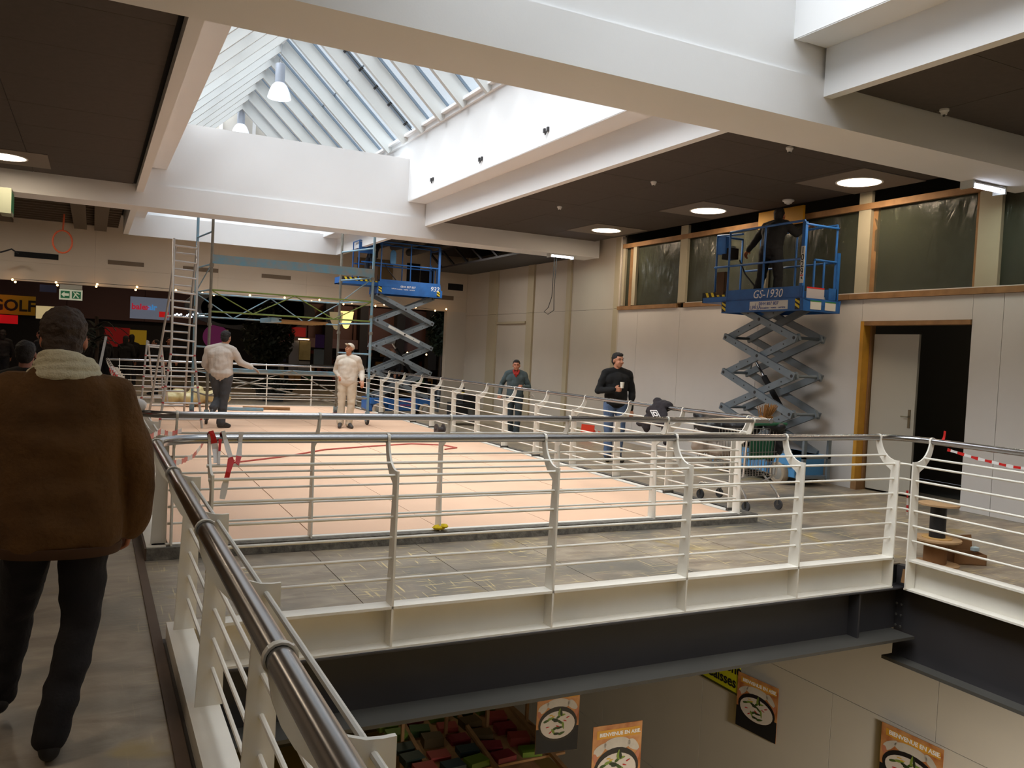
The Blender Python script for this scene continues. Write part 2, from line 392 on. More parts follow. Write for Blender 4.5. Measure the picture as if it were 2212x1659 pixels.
MB().box(9.0, 10.38, 16.9, 23.6, 4.55, 4.6).box(9.0, 10.38, 16.9, 23.6, 4.05, 4.1).build('cable_truss', m_dark, ul)
for k in range(7): MB().beam((9.03, 17+k*.95, 4.09), (9.03, 17.92+k*.95, 4.56), .05, .05).build('truss_brace', m_dark, ul)
for x, z in ((7.3, 4.62), (7.9, 4.66), (8.4, 4.55)): MB().tube([(x, 16.9, z), (x, 23.8, z)], .11, 10).build('duct', m_dark, ul)

# ------------------------------------------------------------------ glazed ridge roof over the shafts
roof = empty('roof', (3.38, 10, 6), kind='structure')
EX, EZ, RX, RZ = 5.72, 6.02, 3.38, 8.2
for side in (1, -1):
    ex = RX+side*(EX-RX); dv = Vector((RX-ex, 0, RZ-EZ)); Ls = dv.length; dv /= Ls
    nrm = Vector((dv.z*side*1, 0, -dv.x*side)).normalized()      # outward
    if nrm.z < 0: nrm = -nrm
    a = Vector((ex, 0, EZ)); bb = Vector((RX, 0, RZ))
    raf = MB().beam(a-nrm*.14, bb-nrm*.14, .09, .28, up=nrm).mesh('rafter', mat('rafter_white', (206, 208, 206), .7))
    gl = MB().beam(a+nrm*.02, bb+nrm*.02, .84, .012, up=nrm).mesh('roof_pane', m_glass)
    fr = MB()
    for o in (-.41, -.36, .41): fr.beam(a+nrm*.0+Vector((0, o, 0)), bb+nrm*.0+Vector((0, o, 0)), .022, .05, up=nrm)
    for t in (.03, .5, .97):
        p = a.lerp(bb, t); fr.beam(p+Vector((0, -.42, 0)), p+Vector((0, .42, 0)), .03, .03, up=nrm)
    frm = fr.mesh('pane_frame', mat('grey_aluminium', (128, 142, 156), .4, .6))
    for k in range(27):
        yy = -2.7+k
        inst('rafter', raf, (0, yy, 0), roof)
        if k < 26:
            inst('roof_pane', gl, (0, yy+.5, 0), roof); inst('pane_frame', frm, (0, yy+.5, 0), roof)
MB().box(RX-.06, RX+.06, -3, 23.7, RZ-.22, RZ+.05).build('ridge_beam', m_white, roof)
gb = MB()
for yy in (23.62, -3.0):
    gb.prism([(1.0, 5.87), (5.76, 5.87), (RX, RZ+.02)], yy, yy+.1, 'XZ')
gb.build('gable', mat('gable_grey', (186, 182, 174), .8), roof)
for x in (2.9, 3.75, 2.3, 4.4): MB().box(x-.04, x+.04, 23.56, 23.62, 5.87, RZ-abs(x-RX)*.93-.1).build('gable_stud', m_white, roof)
# window opener along one rafter
op = empty('window_opener', (4.6, 11.5, 7), 'grey motorised chain opener fixed along one rafter of the roof light', 'window opener')
yo = P(888, 238, 0, 5.45).y
a = Vector((5.45, yo, 5.98)); bb = Vector((3.75, yo, 7.56))
MB().beam(a, bb, .06, .07).build('rail', mat('grey_aluminium', (128, 142, 156), .4, .6), op)
MB().tube([a+Vector((0, -.1, -.05)), bb+Vector((0, -.1, -.05))], .008, 6).build('cable', m_flange, op)
for t in (.05, .25, .42, .6, .78): MB().beam(a.lerp(bb, t)-Vector((0, 0, .01)), a.lerp(bb, t+.02)-Vector((0, 0, .01)), .07, .08).build('bracket', ink, op)

# ------------------------------------------------------------------ walls
XW = 10.15
wr = empty('wall_right', (XW, 8, ZF), kind='structure')
DY0, DY1, DZ = 6.98, 8.6, 2.33
def wboard(y0, y1, z0, z1): MB().box(XW, XW+.02, y0+.003, y1-.003, z0+.003, z1-.003).build('wall_board', m_board, wr)
for y0, y1 in ((-3, -1.9), (-1.9, .6), (.6, 3.1), (3.1, 4.35), (4.35, 5.6), (5.6, 6.52), (6.52, DY0-.05), (DY1+.06, 10.8), (10.8, 12.95), (12.95, 14.35), (14.35, 15.05)): wboard(y0, y1, ZF, 2.72)
wboard(DY0-.05, DY1+.06, DZ+.06, 2.72)
MB().box(XW+.02, XW+.1, -3, DY0-.05, ZF, 2.72).box(XW+.02, XW+.1, DY1+.06, 15.05, ZF, 2.72).box(XW+.02, XW+.1, DY0-.05, DY1+.06, DZ+.06, 2.72).build('wall_core', m_gap, wr)
for y0, y1 in ((-3, .9), (.9, 5.1), (5.1, 8.9), (8.9, 12.83), (13.05, 15.1)):
    MB().box(XW-.03, XW+.1, y0+.004, y1-.004, 2.72, 2.80).build('timber_sill', m_wood, wr)
MB().box(XW-.01, XW+.06, -3, 12.8, 2.80, 2.815).build('sill_edge', m_board, wr)
for y0, y1 in ((-3, 1.2), (1.2, 5.9), (6.3, 10.9), (10.9, 15.0)):
    MB().box(XW-.02, XW+.04, y0+.004, y1-.004, 4.04, 4.13).build('timber_plate', m_wood, wr)
for yy, w in ((14.95, .08), (14.55, .12), (12.93, .22), (10.75, .14), (8.72, .22), (6.78, .3), (6.12, .12), (3.6, .22), (1.2, .2)):
    MB().box(XW-.008, XW+.05, yy-w/2, yy+w/2, 2.815, 4.04 if w < .2 else 4.3).build('stud', mat('pale_stud', (168, 160, 138), .8, nz=(2, .1)), wr)
for yy in (14.75, 13.06, 8.58, 6.0, 6.95, 4.0): MB().box(XW+.05, XW+.1, yy-.05, yy+.05, 2.8, 4.05).build('timber_stud', m_wood, wr)
ys = [15.05, 12.93, 10.75, 8.72, 6.78, 3.6, 1.2, -3]
for i in range(len(ys)-1):      # wrinkled translucent film stapled between the studs
    bm = MB(); n, mm = 14, 8; y1, y0 = ys[i], ys[i+1]; vs = []
    for a_ in range(n+1):
        for b_ in range(mm+1):
            u = a_/n; v = b_/mm; e = min(u, 1-u, v, 1-v)*4
            vs.append((XW+.055+.035*min(e, 1)*noise.noise(Vector((u*6+i*9, v*2.5, 3))), y0+(y1-y0)*u, 2.8+1.26*v))
    bm.add(vs, [(a_*(mm+1)+b_, (a_+1)*(mm+1)+b_, (a_+1)*(mm+1)+b_+1, a_*(mm+1)+b_+1) for a_ in range(n) for b_ in range(mm)], True)
    bm.build('plastic_film', m_film, wr)
struct('wall_behind', MB().box(12.5, 12.6, -3, 15.1, ZF, 5.2).box(XW+.1, 12.5, 15.0, 15.1, ZF, 5.2).box(XW+.1, 12.5, -3, -2.9, ZF, 5.2).box(XW, 12.5, -3, 15.1, 5.0, 5.2).box(XW+.1, 12.5, -3, 15.1, ZF-.1, ZF-.001), mat('dark_room', (58, 56, 50), .9))
for yy in (.5, 2.8, 5, 7.5, 9.8, 12, 14): pass
# door opening with raw timber lining and a door leaf standing ajar
door = empty('door_1', (XW, DY1, ZF), kind='structure')
MB().box(XW-.02, XW+.12, DY1, DY1+.06, ZF, DZ+.06).build('jamb', m_ywood, door)
MB().box(XW+.12, XW+.2, DY1-.03, DY1+.05, ZF, DZ+.02).build('jamb', m_wood, door)
MB().box(XW-.02, XW+.16, DY0-.04, DY1, DZ, DZ+.06).build('door_head', m_wood, door)
MB().box(XW-.025, XW+.12, DY1-.04, DY1+.06, ZF, ZF+.14).build('foot_block', m_wood, door)
lf = empty('door_leaf', (XW+.16, DY1-.05, ZF), 'pale grey door leaf standing ajar in the timber lined opening of the white wall', 'door', rz=R(4))
MB().box(0, .045, -.71, 0, .03, 2.31).build('panel', mat('door_grey', (176, 172, 160), .5), lf, world=False)
h = MB().box(-.012, 0, -.655, -.62, .98, 1.24).build('handle_plate', mat('brass_dull', (120, 112, 92), .4, .8), lf, world=False)
MB().tube([(-.01, -.638, 1.14), (-.05, -.638, 1.14), (-.055, -.54, 1.14)], .009, 8).build('lever', mat('brass_dull', (120, 112, 92), .4, .8), h, world=False)

XB = 10.4
wb = empty('wall_beige', (XB, 19, ZF), kind='structure')
MB().box(XB+.02, XB+.15, 15.05, 24, ZF, 5.2).build('wall_core', m_gap, wb)
for z0, z1, yy in ((ZF, 2.78, (15.05, 15.6, 17.5, 17.7, 19.4, 19.75, 21.6, 22.2, 23.9)), (2.78, 4.6, (15.05, 15.6, 17.5, 17.7, 19.4, 19.75, 21.6, 22.2, 23.9))):
    for i in range(len(yy)-1):
        nar = yy[i+1]-yy[i] < .6
        MB().box(XB-(.05 if nar else 0), XB+.02, yy[i]+.004, yy[i+1]-.004, z0+.003, z1-.003).build('wall_board', m_beige2 if nar else m_beige, wb)
MB().box(XB-.035, XB, 15.1, 23.9, ZF, ZF+.1).build('skirting', m_beige2, wb)
MB().box(XB-.06, XB, 19.8, 21.55, 2.5, 2.56).build('door_moulding', m_beige2, wb)
struct('wall_end_return', MB().box(XW, XB+.02, 15.05, 15.1, ZF, 4.3), m_beige)

YF = 23.9
wf = empty('wall_back', (1, YF, 2.9), kind='structure')
xe = [-9, -6, -3, 0, 3, 5.4, 7.8, XB]
for i in range(7):
    for z0, z1 in ((2.88, 3.35), (3.35, 5.2)):
        MB().box(xe[i]+.001, xe[i+1]-.001, YF, YF+.2, z0+.001, z1-.001).build('fascia_panel', m_fascia, wf)
MB().box(9.75, XB, YF-.02, YF+.2, ZF, 2.88).build('end_pier', m_beige, wf)
m_vent = mat('vent_grey', (112, 96, 78), .8)
for cx, z, w, h, mm in ((-1.3, 3.53, .95, .14, m_black), (.72, 3.52, .85, .11, m_vent), (2.55, 3.53, .9, .11, m_vent), (4.55, 3.5, .8, .11, m_vent), (9.4, 3.3, 1.1, .13, m_vent), (8.6, 3.95, .42, .6, m_black), (9.05, 3.85, .45, .5, m_black), (7.4, 3.9, 1.1, .75, mat('boarded_panel', (120, 100, 72), .9)), (10.0, 3.65, .5, .2, m_black)):
    MB().box(cx-w/2, cx+w/2, YF-.012, YF+.0, z-h/2, z+h/2).build('vent_opening', mm, wf)
struct('wall_left', MB().box(-7.2, -7, -3, 24, ZF, 6), m_fascia)
struct('wall_rear', MB().box(-7.2, 12.6, -3.2, -3, -.4, 6), m_fascia)

# ------------------------------------------------------------------ railings
def post_poly(zb):
    up = [(0, .87), (.03, .869), (.065, .872), (.10, .884), (.135, .906), (.165, .938), (.19, .98), (.205, 1.03), (.212, 1.08)]
    lo = [(.262, 1.08), (.26, 1.03), (.25, .975), (.232, .925), (.205, .878), (.17, .838), (.135, .81), (.10, .79), (.083, .775)]
    return [(0, zb)]+[(0, .87)][:1]+up[1:]+lo+[(.118, 0)]+([(.118, zb)] if zb < 0 else [])
RODZ = [.838, .704, .57, .436, .302, .168]
HZ, HR = 1.055, .028
def railing(lab, axis, base, s, t0, t1, posts, zb=0, c0=None, c1=None, feet=False, name='railing', rods_to=None):
    """axis 'X' or 'Y' run; base = coordinate of the opening side face; s = direction of the walkway;
    c0/c1 = corner arcs as lists of (x,y) points for handrail prepended/appended"""
    def pt(t, u, z): return (t, base+s*u, z) if axis == 'X' else (base+s*u, t, z)
    r = empty(name, pt((t0+t1)/2, .06, 0), lab, 'railing')
    hp = [pt(t0, .238, HZ), pt(t1, .238, HZ)]
    if c0: hp = [(x, y, HZ) for x, y in c0]+hp[1:]
    if c1: hp = hp[:-1]+[(x, y, HZ) for x, y in c1]
    MB().tube(hp, HR, 16).build('handrail', m_steel, r)
    pl = post_poly(zb)
    th = .007
    if axis == 'X': pm_ = MB().prism([(s*u, z) for u, z in pl], -th, th, 'YZ')
    else: pm_ = MB().prism([(s*u, z) for u, z in pl], -th, th, 'XZ')
    # sleeve round the handrail
    ax = 0 if axis == 'X' else 1
    c = (0, s*.238, HZ) if axis == 'X' else (s*.238, 0, HZ)
    pm_.lathe([(HR+.001, -.009), (HR+.006, -.009), (HR+.006, .009), (HR+.001, .009)], c, 16, axis=ax)
    pme = pm_.mesh('post', m_rail)
    fme = MB().box(-.055 if axis == 'X' else -.005, .055 if axis == 'X' else .125, -.005 if axis == 'X' else -.055, .125 if axis == 'X' else .055, 0, .03).mesh('foot', m_flange) if feet else None
    for p in posts:
        inst('post', pme, (p, base, 0) if axis == 'X' else (base, p, 0), r)
        if feet: MB().box(*( (p-.02, p+.02, min(base, base+s*.125), max(base, base+s*.125)) if axis == 'X' else (min(base-.01*s, base+s*.13), max(base-.01*s, base+s*.13), p-.02, p+.02)), 0, .035).build('foot', m_flange, r)
    a, b_ = rods_to or (min([t0]+list(posts)), max([t1]+list(posts)))
    for z in RODZ: MB().tube([pt(a, .047, z), pt(b_, .047, z)], .0095, 8).build('rod', m_rail, r)
    MB().tube([pt(a, .148, .905), pt(b_, .148, .905)], .0095, 8).build('rod', m_rail, r)
    return r
def arc(cx, cy, rad, a0, a1, n=8): return [(cx+rad*cos(R(a0+(a1-a0)*k/n)), cy+rad*sin(R(a0+(a1-a0)*k/n))) for k in range(n+1)]

PX1 = [.64, 1.76, 2.945, 4.13, 5.30, 6.455]
railing('white railing with seven rods across the near edge of the opening in front', 'X', 5.0, 1, .62, 6.5, PX1, zb=-.262,
        c0=arc(.62, 4.958, .28, 178, 90), c1=[(6.4, 5.238)]+arc(6.45, 4.93, .308, 90, 0)[0:9], rods_to=(.62, 6.47))
PYL = [-.75, .41, 1.565, 2.72, 3.88, 4.97]
railing('nearest railing with curved white plates and steel handrail running away from the viewer', 'Y', .57, -1, -1.5, 4.99, PYL, rods_to=(-1.5, 4.97))
PYR = [4.9, 3.75, 2.6, 1.45, .3]
railing('white railing running towards the viewer at the right edge, tied with striped tape', 'Y', 6.5, 1, 4.93, -1.5, PYR, zb=-.262, rods_to=(-1.5, 4.9))
PX2 = [.60, 1.71, 2.89, 4.13, 5.31, 6.47]
railing('second white railing, in front of the orange boarded opening', 'X', 7.12, -1, .6, 6.75, PX2, rods_to=(.57, 6.47), c0=arc(.62, 7.2, .318, 180, 270))
PY2 = [7.12+1.17*k for k in range(14)]
railing('long railing down the left side of the orange floor, wound with tape', 'Y', .57, -1, 7.2, 22.5, PY2, rods_to=(7.12, 22.25))
railing('long white railing down the right side of the orange floor, dark jacket hung on it', 'Y', 6.47, 1, 6.85, 22.5, [7.2+1.17*k for k in range(14)], feet=True, rods_to=(7.12, 22.25))
railing('far white railing across the end of the orange floor', 'X', 22.25, 1, .35, 6.7, [.6+1.17*k for k in range(6)], rods_to=(.57, 6.47))
# corner rods between the near and the right hand railing
cr = MB()
for z in RODZ: cr.tube([(6.46, 5.055, z)]+[(x, y, z) for x, y in arc(6.5, 5.0, .055, 90, 0, 5)]+[(6.555, 4.9, z)], .0095, 8)
tag(cr.build('corner_rods', m_rail, None), 'six short bent white rods joining the two railings at the right corner of the opening', 'railing rods')

# red and white barrier tape
m_tr = mat('tape_red', (200, 30, 28), .4); m_tw = mat('tape_white', (225, 222, 220), .4)
def ribbon(name, pts, w, lab, seg=.09, wd=(0, 0, 1), cat='barrier tape'):
    pts = [Vector(p) for p in pts]; fine = []
    for i in range(len(pts)-1):
        n = max(1, int((pts[i+1]-pts[i]).length/.03))
        for k in range(n): fine.append(pts[i].lerp(pts[i+1], k/n))
    fine.append(pts[-1]); wd = Vector(wd)
    vs = []; fs = []
    for i, p in enumerate(fine):
        d = (fine[min(i+1, len(fine)-1)]-fine[max(i-1, 0)]).normalized()
        x = wd-d*wd.dot(d)
        x = (x if x.length > .2 else d.cross(Vector((1, 0, 0)))).normalized()*(w/2)*(1-.35*abs(sin(i*.7)))
        nn = d.cross(x).normalized()*.0012
        vs += [p-x-nn, p+x-nn, p+x+nn, p-x+nn]
    for i in range(len(fine)-1):
        for k in range(4): fs.append((4*i+k, 4*i+(k+1) % 4, 4*i+4+(k+1) % 4, 4*i+4+k))
    me = bpy.data.meshes.new(name); me.from_pydata([tuple(v) for v in vs], [], fs)
    me.materials.append(m_tr); me.materials.append(m_tw)
    acc = 0; j = 0
    for i in range(len(fine)-1):
        acc += (fine[i+1]-fine[i]).length
        for k in range(4): me.polygons[j].material_index = int(acc/seg) % 2; j += 1
    o = bpy.data.objects.new(name, me); COL.objects.link(o); return tag(o, lab, cat)
T = lambda px, py, y=5.2: P(px, py, 1, y)
ribbon('barrier_tape', [T(452, 942, 5.27), T(456, 931), T(461, 945), T(465, 970), T(467, 1000, 5.15)], .042, 'short end of striped tape knotted on the near handrail, left of the longer tails', seg=.17, wd=(1, 0, 0))
ribbon('barrier_tape', [T(476, 948), T(474, 975, 5.17), T(472, 1003, 5.14)], .02, 'thin strip of tape hanging straight down between the two knots on the near handrail', seg=.08, wd=(1, 0, 0))
ribbon('barrier_tape', [T(478, 942, 5.27), T(482, 931), T(487, 950), T(494, 975, 5.17), T(503, 1000, 5.14), T(512, 1003, 5.14), T(516, 985, 5.17), T(519, 955), T(521, 933)], .034, 'loop of striped tape slung from the near handrail in a V', seg=.13, wd=(1, 0, 0))
ribbon('barrier_tape', [T(500, 992, 5.1), T(493, 1020, 5.06), T(486, 1048, 5.05), T(480, 1078, 5.04)], .042, 'long tail of striped tape hanging below the V shaped loop', seg=.16, wd=(1, 0, 0))
ribbon('barrier_tape', [T(284, 882, 7.0), T(298, 912, 6.6), T(306, 925, 6.2), T(320, 943, 5.2)], .05, 'striped tape strung between the two left railing corners across the walkway gap', seg=.16)
ribbon('barrier_tape', [T(324, 944, 5.2), T(348, 932, 5.8), T(368, 938, 6.3), T(392, 930, 6.7)], .04, 'short piece of striped tape running from the corner to the second railing', seg=.2)
ribbon('barrier_tape', [T(369, 1002, 5.3), T(392, 997, 5.7), T(418, 985, 6.2), T(434, 965, 6.6), T(442, 950, 6.85)], .04, 'striped tape rising from the near railing to the second railing', seg=.22)
pts = []
for k in range(60):
    t = k/59; yy = 7.2+9*t; pts.append((.31+.045*sin(k*1.1), yy, 1.055+.045*cos(k*1.1)))
ribbon('barrier_tape', pts, .045, 'striped tape wound round the long left handrail beside the orange floor', seg=.22)
b_ = MB().ell((.33, 6.98, 1.12), (.06, .06, .05), 10)
tag(b_.build('tape_roll', mat('tape_white', (225, 222, 220), .4), None), 'crumpled wad of white and red tape on the corner of the second railing', 'tape')
ribbon('barrier_tape', [(6.74, 4.75, 1.0), (6.75, 4.5, .96), (6.76, 4.2, .93), (6.77, 3.9, .93), (6.77, 3.6, .99), (6.76, 3.4, 1.06)], .03, 'striped tape hanging in a shallow curve under the right hand handrail', seg=.06)
ribbon('barrier_tape', [(6.73, 4.80, 1.06), (6.74, 4.79, 1.10), (6.735, 4.78, 1.16)], .03, 'red stub of tape sticking up from the right hand handrail', seg=.3, wd=(0, 1, 0))
ribbon('barrier_tape', [(6.58, 5.0, .60), (6.58, 4.99, .5), (6.575, 4.98, .38)], .03, 'small strip of striped tape hanging between the corner posts', seg=.07, wd=(1, 0, 0))
# pinkish cord over the orange floor
cp = [(1.75, 11.6, .012), (2.6, 12.2, .012), (3.3, 12.9, .012), (4.2, 13.3, .012), (5.0, 13.6, .012), (5.5, 13.4, .012), (5.6, 13.0, .012), (5.3, 12.8, .012)]
tag(MB().tube(cp, .012, 6).build('cable', mat('red_cable', (176, 84, 76), .6), None), 'thin red cable lying across the orange boards', 'cable')
# rag and block
tag(MB().ell((2.89, 7.03, .03), (.07, .05, .025), 8).ell((2.93, 7.01, .045), (.04, .05, .02), 8).build('rag', mat('yellow_rag', (220, 190, 30), .9, bump=(40, .5)), None), 'small yellow rag at the foot of a post of the second railing', 'rag')
tag(MB().prism([(0, 0), (.3, -.03), (.32, .06), (.02, .12)], 0, .06, 'XZ', (6.52, 4.9, -.22)).build('timber_offcut', m_wood, None), 'short timber offcut wedged under the right corner of the white ledge', 'timber block')

# ------------------------------------------------------------------ people
def remesh(mb, name, m, vox, smooth=6, disp=0, dscale=6):
    me = mb.mesh(name+'_raw', m)
    o = bpy.data.objects.new('tmp', me)
    r = o.modifiers.new('r', 'REMESH'); r.mode = 'VOXEL'; r.voxel_size = vox; r.use_smooth_shade = True
    if smooth:
        s = o.modifiers.new('s', 'SMOOTH'); s.factor = .5; s.iterations = smooth
    out = evalmesh(o); bpy.data.meshes.remove(me)
    out.name = name
    if disp:
        new = []
        data = [(v.co.copy(), v.normal.copy()) for v in out.vertices]
        for p, n in data:
            k = noise.noise(Vector((p.x*dscale, p.y*dscale, p.z*dscale*1.7)))+.5*noise.noise(p*dscale*2.3+Vector((5, 1, 2)))
            new += (p+n*(disp*k))[:]
        out.vertices.foreach_set('co', new); out.update()
    out.materials.clear(); out.materials.append(m)
    out.polygons.foreach_set('use_smooth', [True]*len(out.polygons))
    return out
def rings(mb, rows, n=20):
    "loft of ellipses: (z, cx, cy, rx, ry)"
    vs = []
    for z, cx, cy_, rx, ry in rows:
        for k in range(n):
            a = 2*pi*k/n; ca, sa = cos(a), sin(a)
            e = .8
            vs.append((cx+rx*math.copysign(abs(ca)**e, ca), cy_+ry*math.copysign(abs(sa)**e, sa), z))
    fs = [(i*n+k, i*n+(k+1) % n, (i+1)*n+(k+1) % n, (i+1)*n+k) for i in range(len(rows)-1) for k in range(n)]
    fs += [tuple(range(n))[::-1], tuple(range((len(rows)-1)*n, len(rows)*n))]
    return mb.add(vs, fs, True)
BASE = dict(hipL=(-.095, 0, .93), hipR=(.095, 0, .93), kneeL=(-.10, .02, .50), kneeR=(.10, .02, .50), ankL=(-.10, -.02, .09), ankR=(.10, -.02, .09),
            toeL=(-.12, .15, .035), toeR=(.12, .15, .035), pelvis=(0, 0, .95), chest=(0, 0, 1.30), neck=(0, -.01, 1.47), head=(0, .02, 1.62),
            shL=(-.185, 0, 1.40), shR=(.185, 0, 1.40), elL=(-.24, -.01, 1.12), elR=(.24, -.01, 1.12), wrL=(-.25, .05, .87), wrR=(.25, .05, .87))
def hand(mb, w, d, side, up, curl=.5, s=1):
    "palm from wrist w along d, thumb on side; fingers curl towards -up"
    w = Vector(w); d = Vector(d).normalized(); up = Vector(up); up = (up-d*up.dot(d)).normalized(); sd = d.cross(up).normalized()*side
    for k in range(4):
        o = sd*(.03-.02*k)*s
        mb.cap(w+o*.6, .014*s, w+d*.085*s+o, .012*s, 8)
        L = (.036, .042, .039, .03)[k]*s; p0 = w+d*.085*s+o; a = curl*.9
        p1 = p0+(d*cos(a)-up*sin(a))*L; a2 = curl*2.0; p2 = p1+(d*cos(a2)-up*sin(a2))*L*.8; a3 = curl*2.8; p3 = p2+(d*cos(a3)-up*sin(a3))*L*.6
        mb.cap(p0, .010*s, p1, .009*s, 8); mb.cap(p1, .009*s, p2, .0085*s, 8); mb.cap(p2, .0085*s, p3, .0075*s, 8)
    t0 = w+d*.025*s+sd*.03*s; t1 = t0+(d*.6+sd*.7-up*.3*curl)*.035*s; t2 = t1+(d*.8+sd*.2-up*.6*curl)*.035*s
    mb.cap(t0, .015*s, t1, .012*s, 8); mb.cap(t1, .012*s, t2, .009*s, 8)
def person(loc, rz, label, J, top, legs, skin, hair, scale=1.0, group=None, coat=None, gloves=None, shoe=(30, 28, 28), headdir=(0, 1, 0), vox=.009,
           hairstyle='short', curlL=.5, curlR=.5, hands='LR', bulk=1.0, cols=True, upL=(0, 0, 1), upR=(0, 0, 1), belly=0):
    j = {k: Vector(v) for k, v in BASE.items()}; j.update({k: Vector(v) for k, v in J.items()})
    root = empty('person', loc, label, 'person', group, rz=rz); root.scale = (scale,)*3
    msk = mat('skin_%d_%d_%d' % skin, skin, .55, nz=(9, .08)); mhair = mat('hair_%d_%d_%d' % hair, hair, .7, nz=(30, .35), bump=(90, .5))
    def put(name, me, par=root):
        o = bpy.data.objects.new(name, me); COL.objects.link(o); o.parent = par; return o
    # ---- body, one continuous skin
    b = MB(); hd = Vector(headdir).normalized(); hs = hd.cross(Vector((0, 0, 1))).normalized(); hu = hs.cross(hd)
    HM = Matrix((hs, hd, hu)).transposed(); H = j['head']
    def hp(x, y, z): return H+HM @ Vector((x, y, z))
    b.ell(hp(0, -.012, .03), (.077, .095, .09), 16, HM).ell(hp(0, .02, -.035), (.062, .07, .075), 14, HM).ell(hp(0, .045, -.085), (.035, .035, .025), 10, HM)
    b.cap(hp(0, .088, .012), .009, hp(0, .104, -.025), .014, 8)
    for s in (-1, 1):
        b.ell(hp(s*.078, -.008, -.005), (.011, .022, .032), 10, HM)
        b.ell(hp(s*.034, .072, -.03), (.022, .016, .02), 8, HM); b.cap(hp(s*.012, .086, .035), .008, hp(s*.052, .07, .035), .007, 6)
    b.cap(hp(-.02, .085, -.055), .008, hp(.02, .085, -.055), .008, 6)
    b.cap(j['neck']-Vector((0, 0, .05)), .062, hp(0, -.015, -.05), .052, 12)
    pv, ch = j['pelvis'], j['chest']
    sc_ = (j['shL']+j['shR'])/2
    b.cap(pv+Vector((-.05, 0, 0)), .10, pv+Vector((.05, 0, 0)), .10, 14); b.cap(pv, .12, ch, .125, 14); b.cap(ch+(j['shL']-sc_)*.4, .115, ch+(j['shR']-sc_)*.4, .115, 14)
    b.cap(j['shL'], .055, j['neck']-Vector((0, 0, .03)), .05, 12).cap(j['shR'], .055, j['neck']-Vector((0, 0, .03)), .05, 12)
    for s in 'LR':
        b.cap(j['sh'+s], .057, j['el'+s], .042, 12).cap(j['el'+s], .041, j['wr'+s], .027, 12)
        b.cap(j['hip'+s], .09, j['knee'+s], .056, 12).cap(j['knee'+s], .055, j['ank'+s], .038, 12).cap(j['ank'+s], .04, j['toe'+s], .03, 10)
        if s in hands:
            d = j['wr'+s]-j['el'+s]
            hand(b, j['wr'+s], J.get('hd'+s, d), (1 if s == 'L' else -1), upL if s == 'L' else upR, curlL if s == 'L' else curlR)
    put('body', remesh(b, 'body', msk, min(vox, .0075), 3))
    # ---- trousers
    t = MB(); K = bulk
    t.cap(pv+Vector((-.055, 0, .0)), .125*K, pv+Vector((.055, 0, .0)), .125*K, 14).cap(pv+Vector((0, 0, .03)), .13*K, pv+(ch-pv)*.35, .125*K, 14)
    for s in 'LR':
        t.cap(j['hip'+s], .105*K, j['knee'+s], .072*K, 14).cap(j['knee'+s], .071*K, j['ank'+s]+(j['knee'+s]-j['ank'+s]).normalized()*.0, .066*K, 14)
    put('trousers', remesh(t, 'trousers', mat('cloth_%d_%d_%d' % legs, legs, .9, nz=(8, .15), bump=(60, .2)), vox, 3, .010, 8))
    # ---- shoes
    for s in 'LR':
        q = MB(); a, tt = j['ank'+s], j['toe'+s]; dr = (tt-a); dh = Vector((dr.x, dr.y, dr.z*1.0)).normalized()
        heel = a-Vector((dr.x, dr.y, 0)).normalized()*.03-Vector((0, 0, .045))
        q.cap(a, .05, heel, .04, 12).cap(heel, .04, tt, .036, 12).cap(a, .045, tt, .036, 12)
        put('shoe', remesh(q, 'shoe', mat('shoe_%d_%d_%d' % shoe, shoe, .5), .008, 2))
    # ---- top
    u = MB(); K = bulk
    up_ = (sc_-pv).normalized()
    u.cap(pv+up_*.02+Vector((-.05, 0, 0)), .14*K, pv+up_*.02+Vector((.05, 0, 0)), .14*K, 14)
    u.cap(pv+up_*.08, .15*K, ch, .15*K, 16).cap(ch+(j['shL']-sc_)*.45, .13*K, ch+(j['shR']-sc_)*.45, .13*K, 16)
    for sx in (-1, 1): u.cap(pv+up_*.03+Vector((sx*.075*K, 0, 0)), .105*K, ch+Vector((sx*.085*K, 0, 0)), .115*K, 14)
    if belly: u.ell(pv.lerp(ch, .4)+Vector((0, belly*.5, 0)), (.15*K, .13*K+belly, .2), 14)
    for s in 'LR':
        u.cap(j['sh'+s], .074*K, j['neck']-up_*.02, .074, 14)
        u.cap(j['sh'+s], .073*K, j['el'+s], .058*K, 14).cap(j['el'+s], .058*K, j['wr'+s], .043*K, 14)
    mt = mat('cloth_%d_%d_%d' % top, top, .9, nz=(7, .12), bump=(70, .2))
    if not coat: put('sweater', remesh(u, 'sweater', mt, vox, 3, .010, 7))
    else: coat(put, u, j, mt)
    # ---- hair
    q = MB()
    if hairstyle == 'short':
        q.ell(hp(0, -.028, .048), (.086, .098, .088), 16, HM).ell(hp(0, -.055, 0), (.078, .065, .085), 14, HM)
        q.ell(hp(0, .03, .092), (.06, .055, .035), 12, HM)
        put('hair', remesh(q, 'hair', mhair, .008, 2, .006, 22))
    elif hairstyle == 'full':
        q.ell(hp(0, -.026, .05), (.088, .104, .092), 18, HM).ell(hp(0, -.052, -.01), (.077, .07, .10), 16, HM).ell(hp(0, -.045, -.085), (.062, .05, .05), 14, HM)
        put('hair', remesh(q, 'hair', mhair, .005, 2, .008, 26))
    elif hairstyle == 'long':
        q.ell(hp(0, -.03, .045), (.092, .10, .09), 16, HM).cap(hp(0, -.05, 0), .085, hp(0, -.06, -.14), .07, 14)
        put('hair', remesh(q, 'hair', mhair, .008, 2, .006, 20))
    elif hairstyle == 'cap':
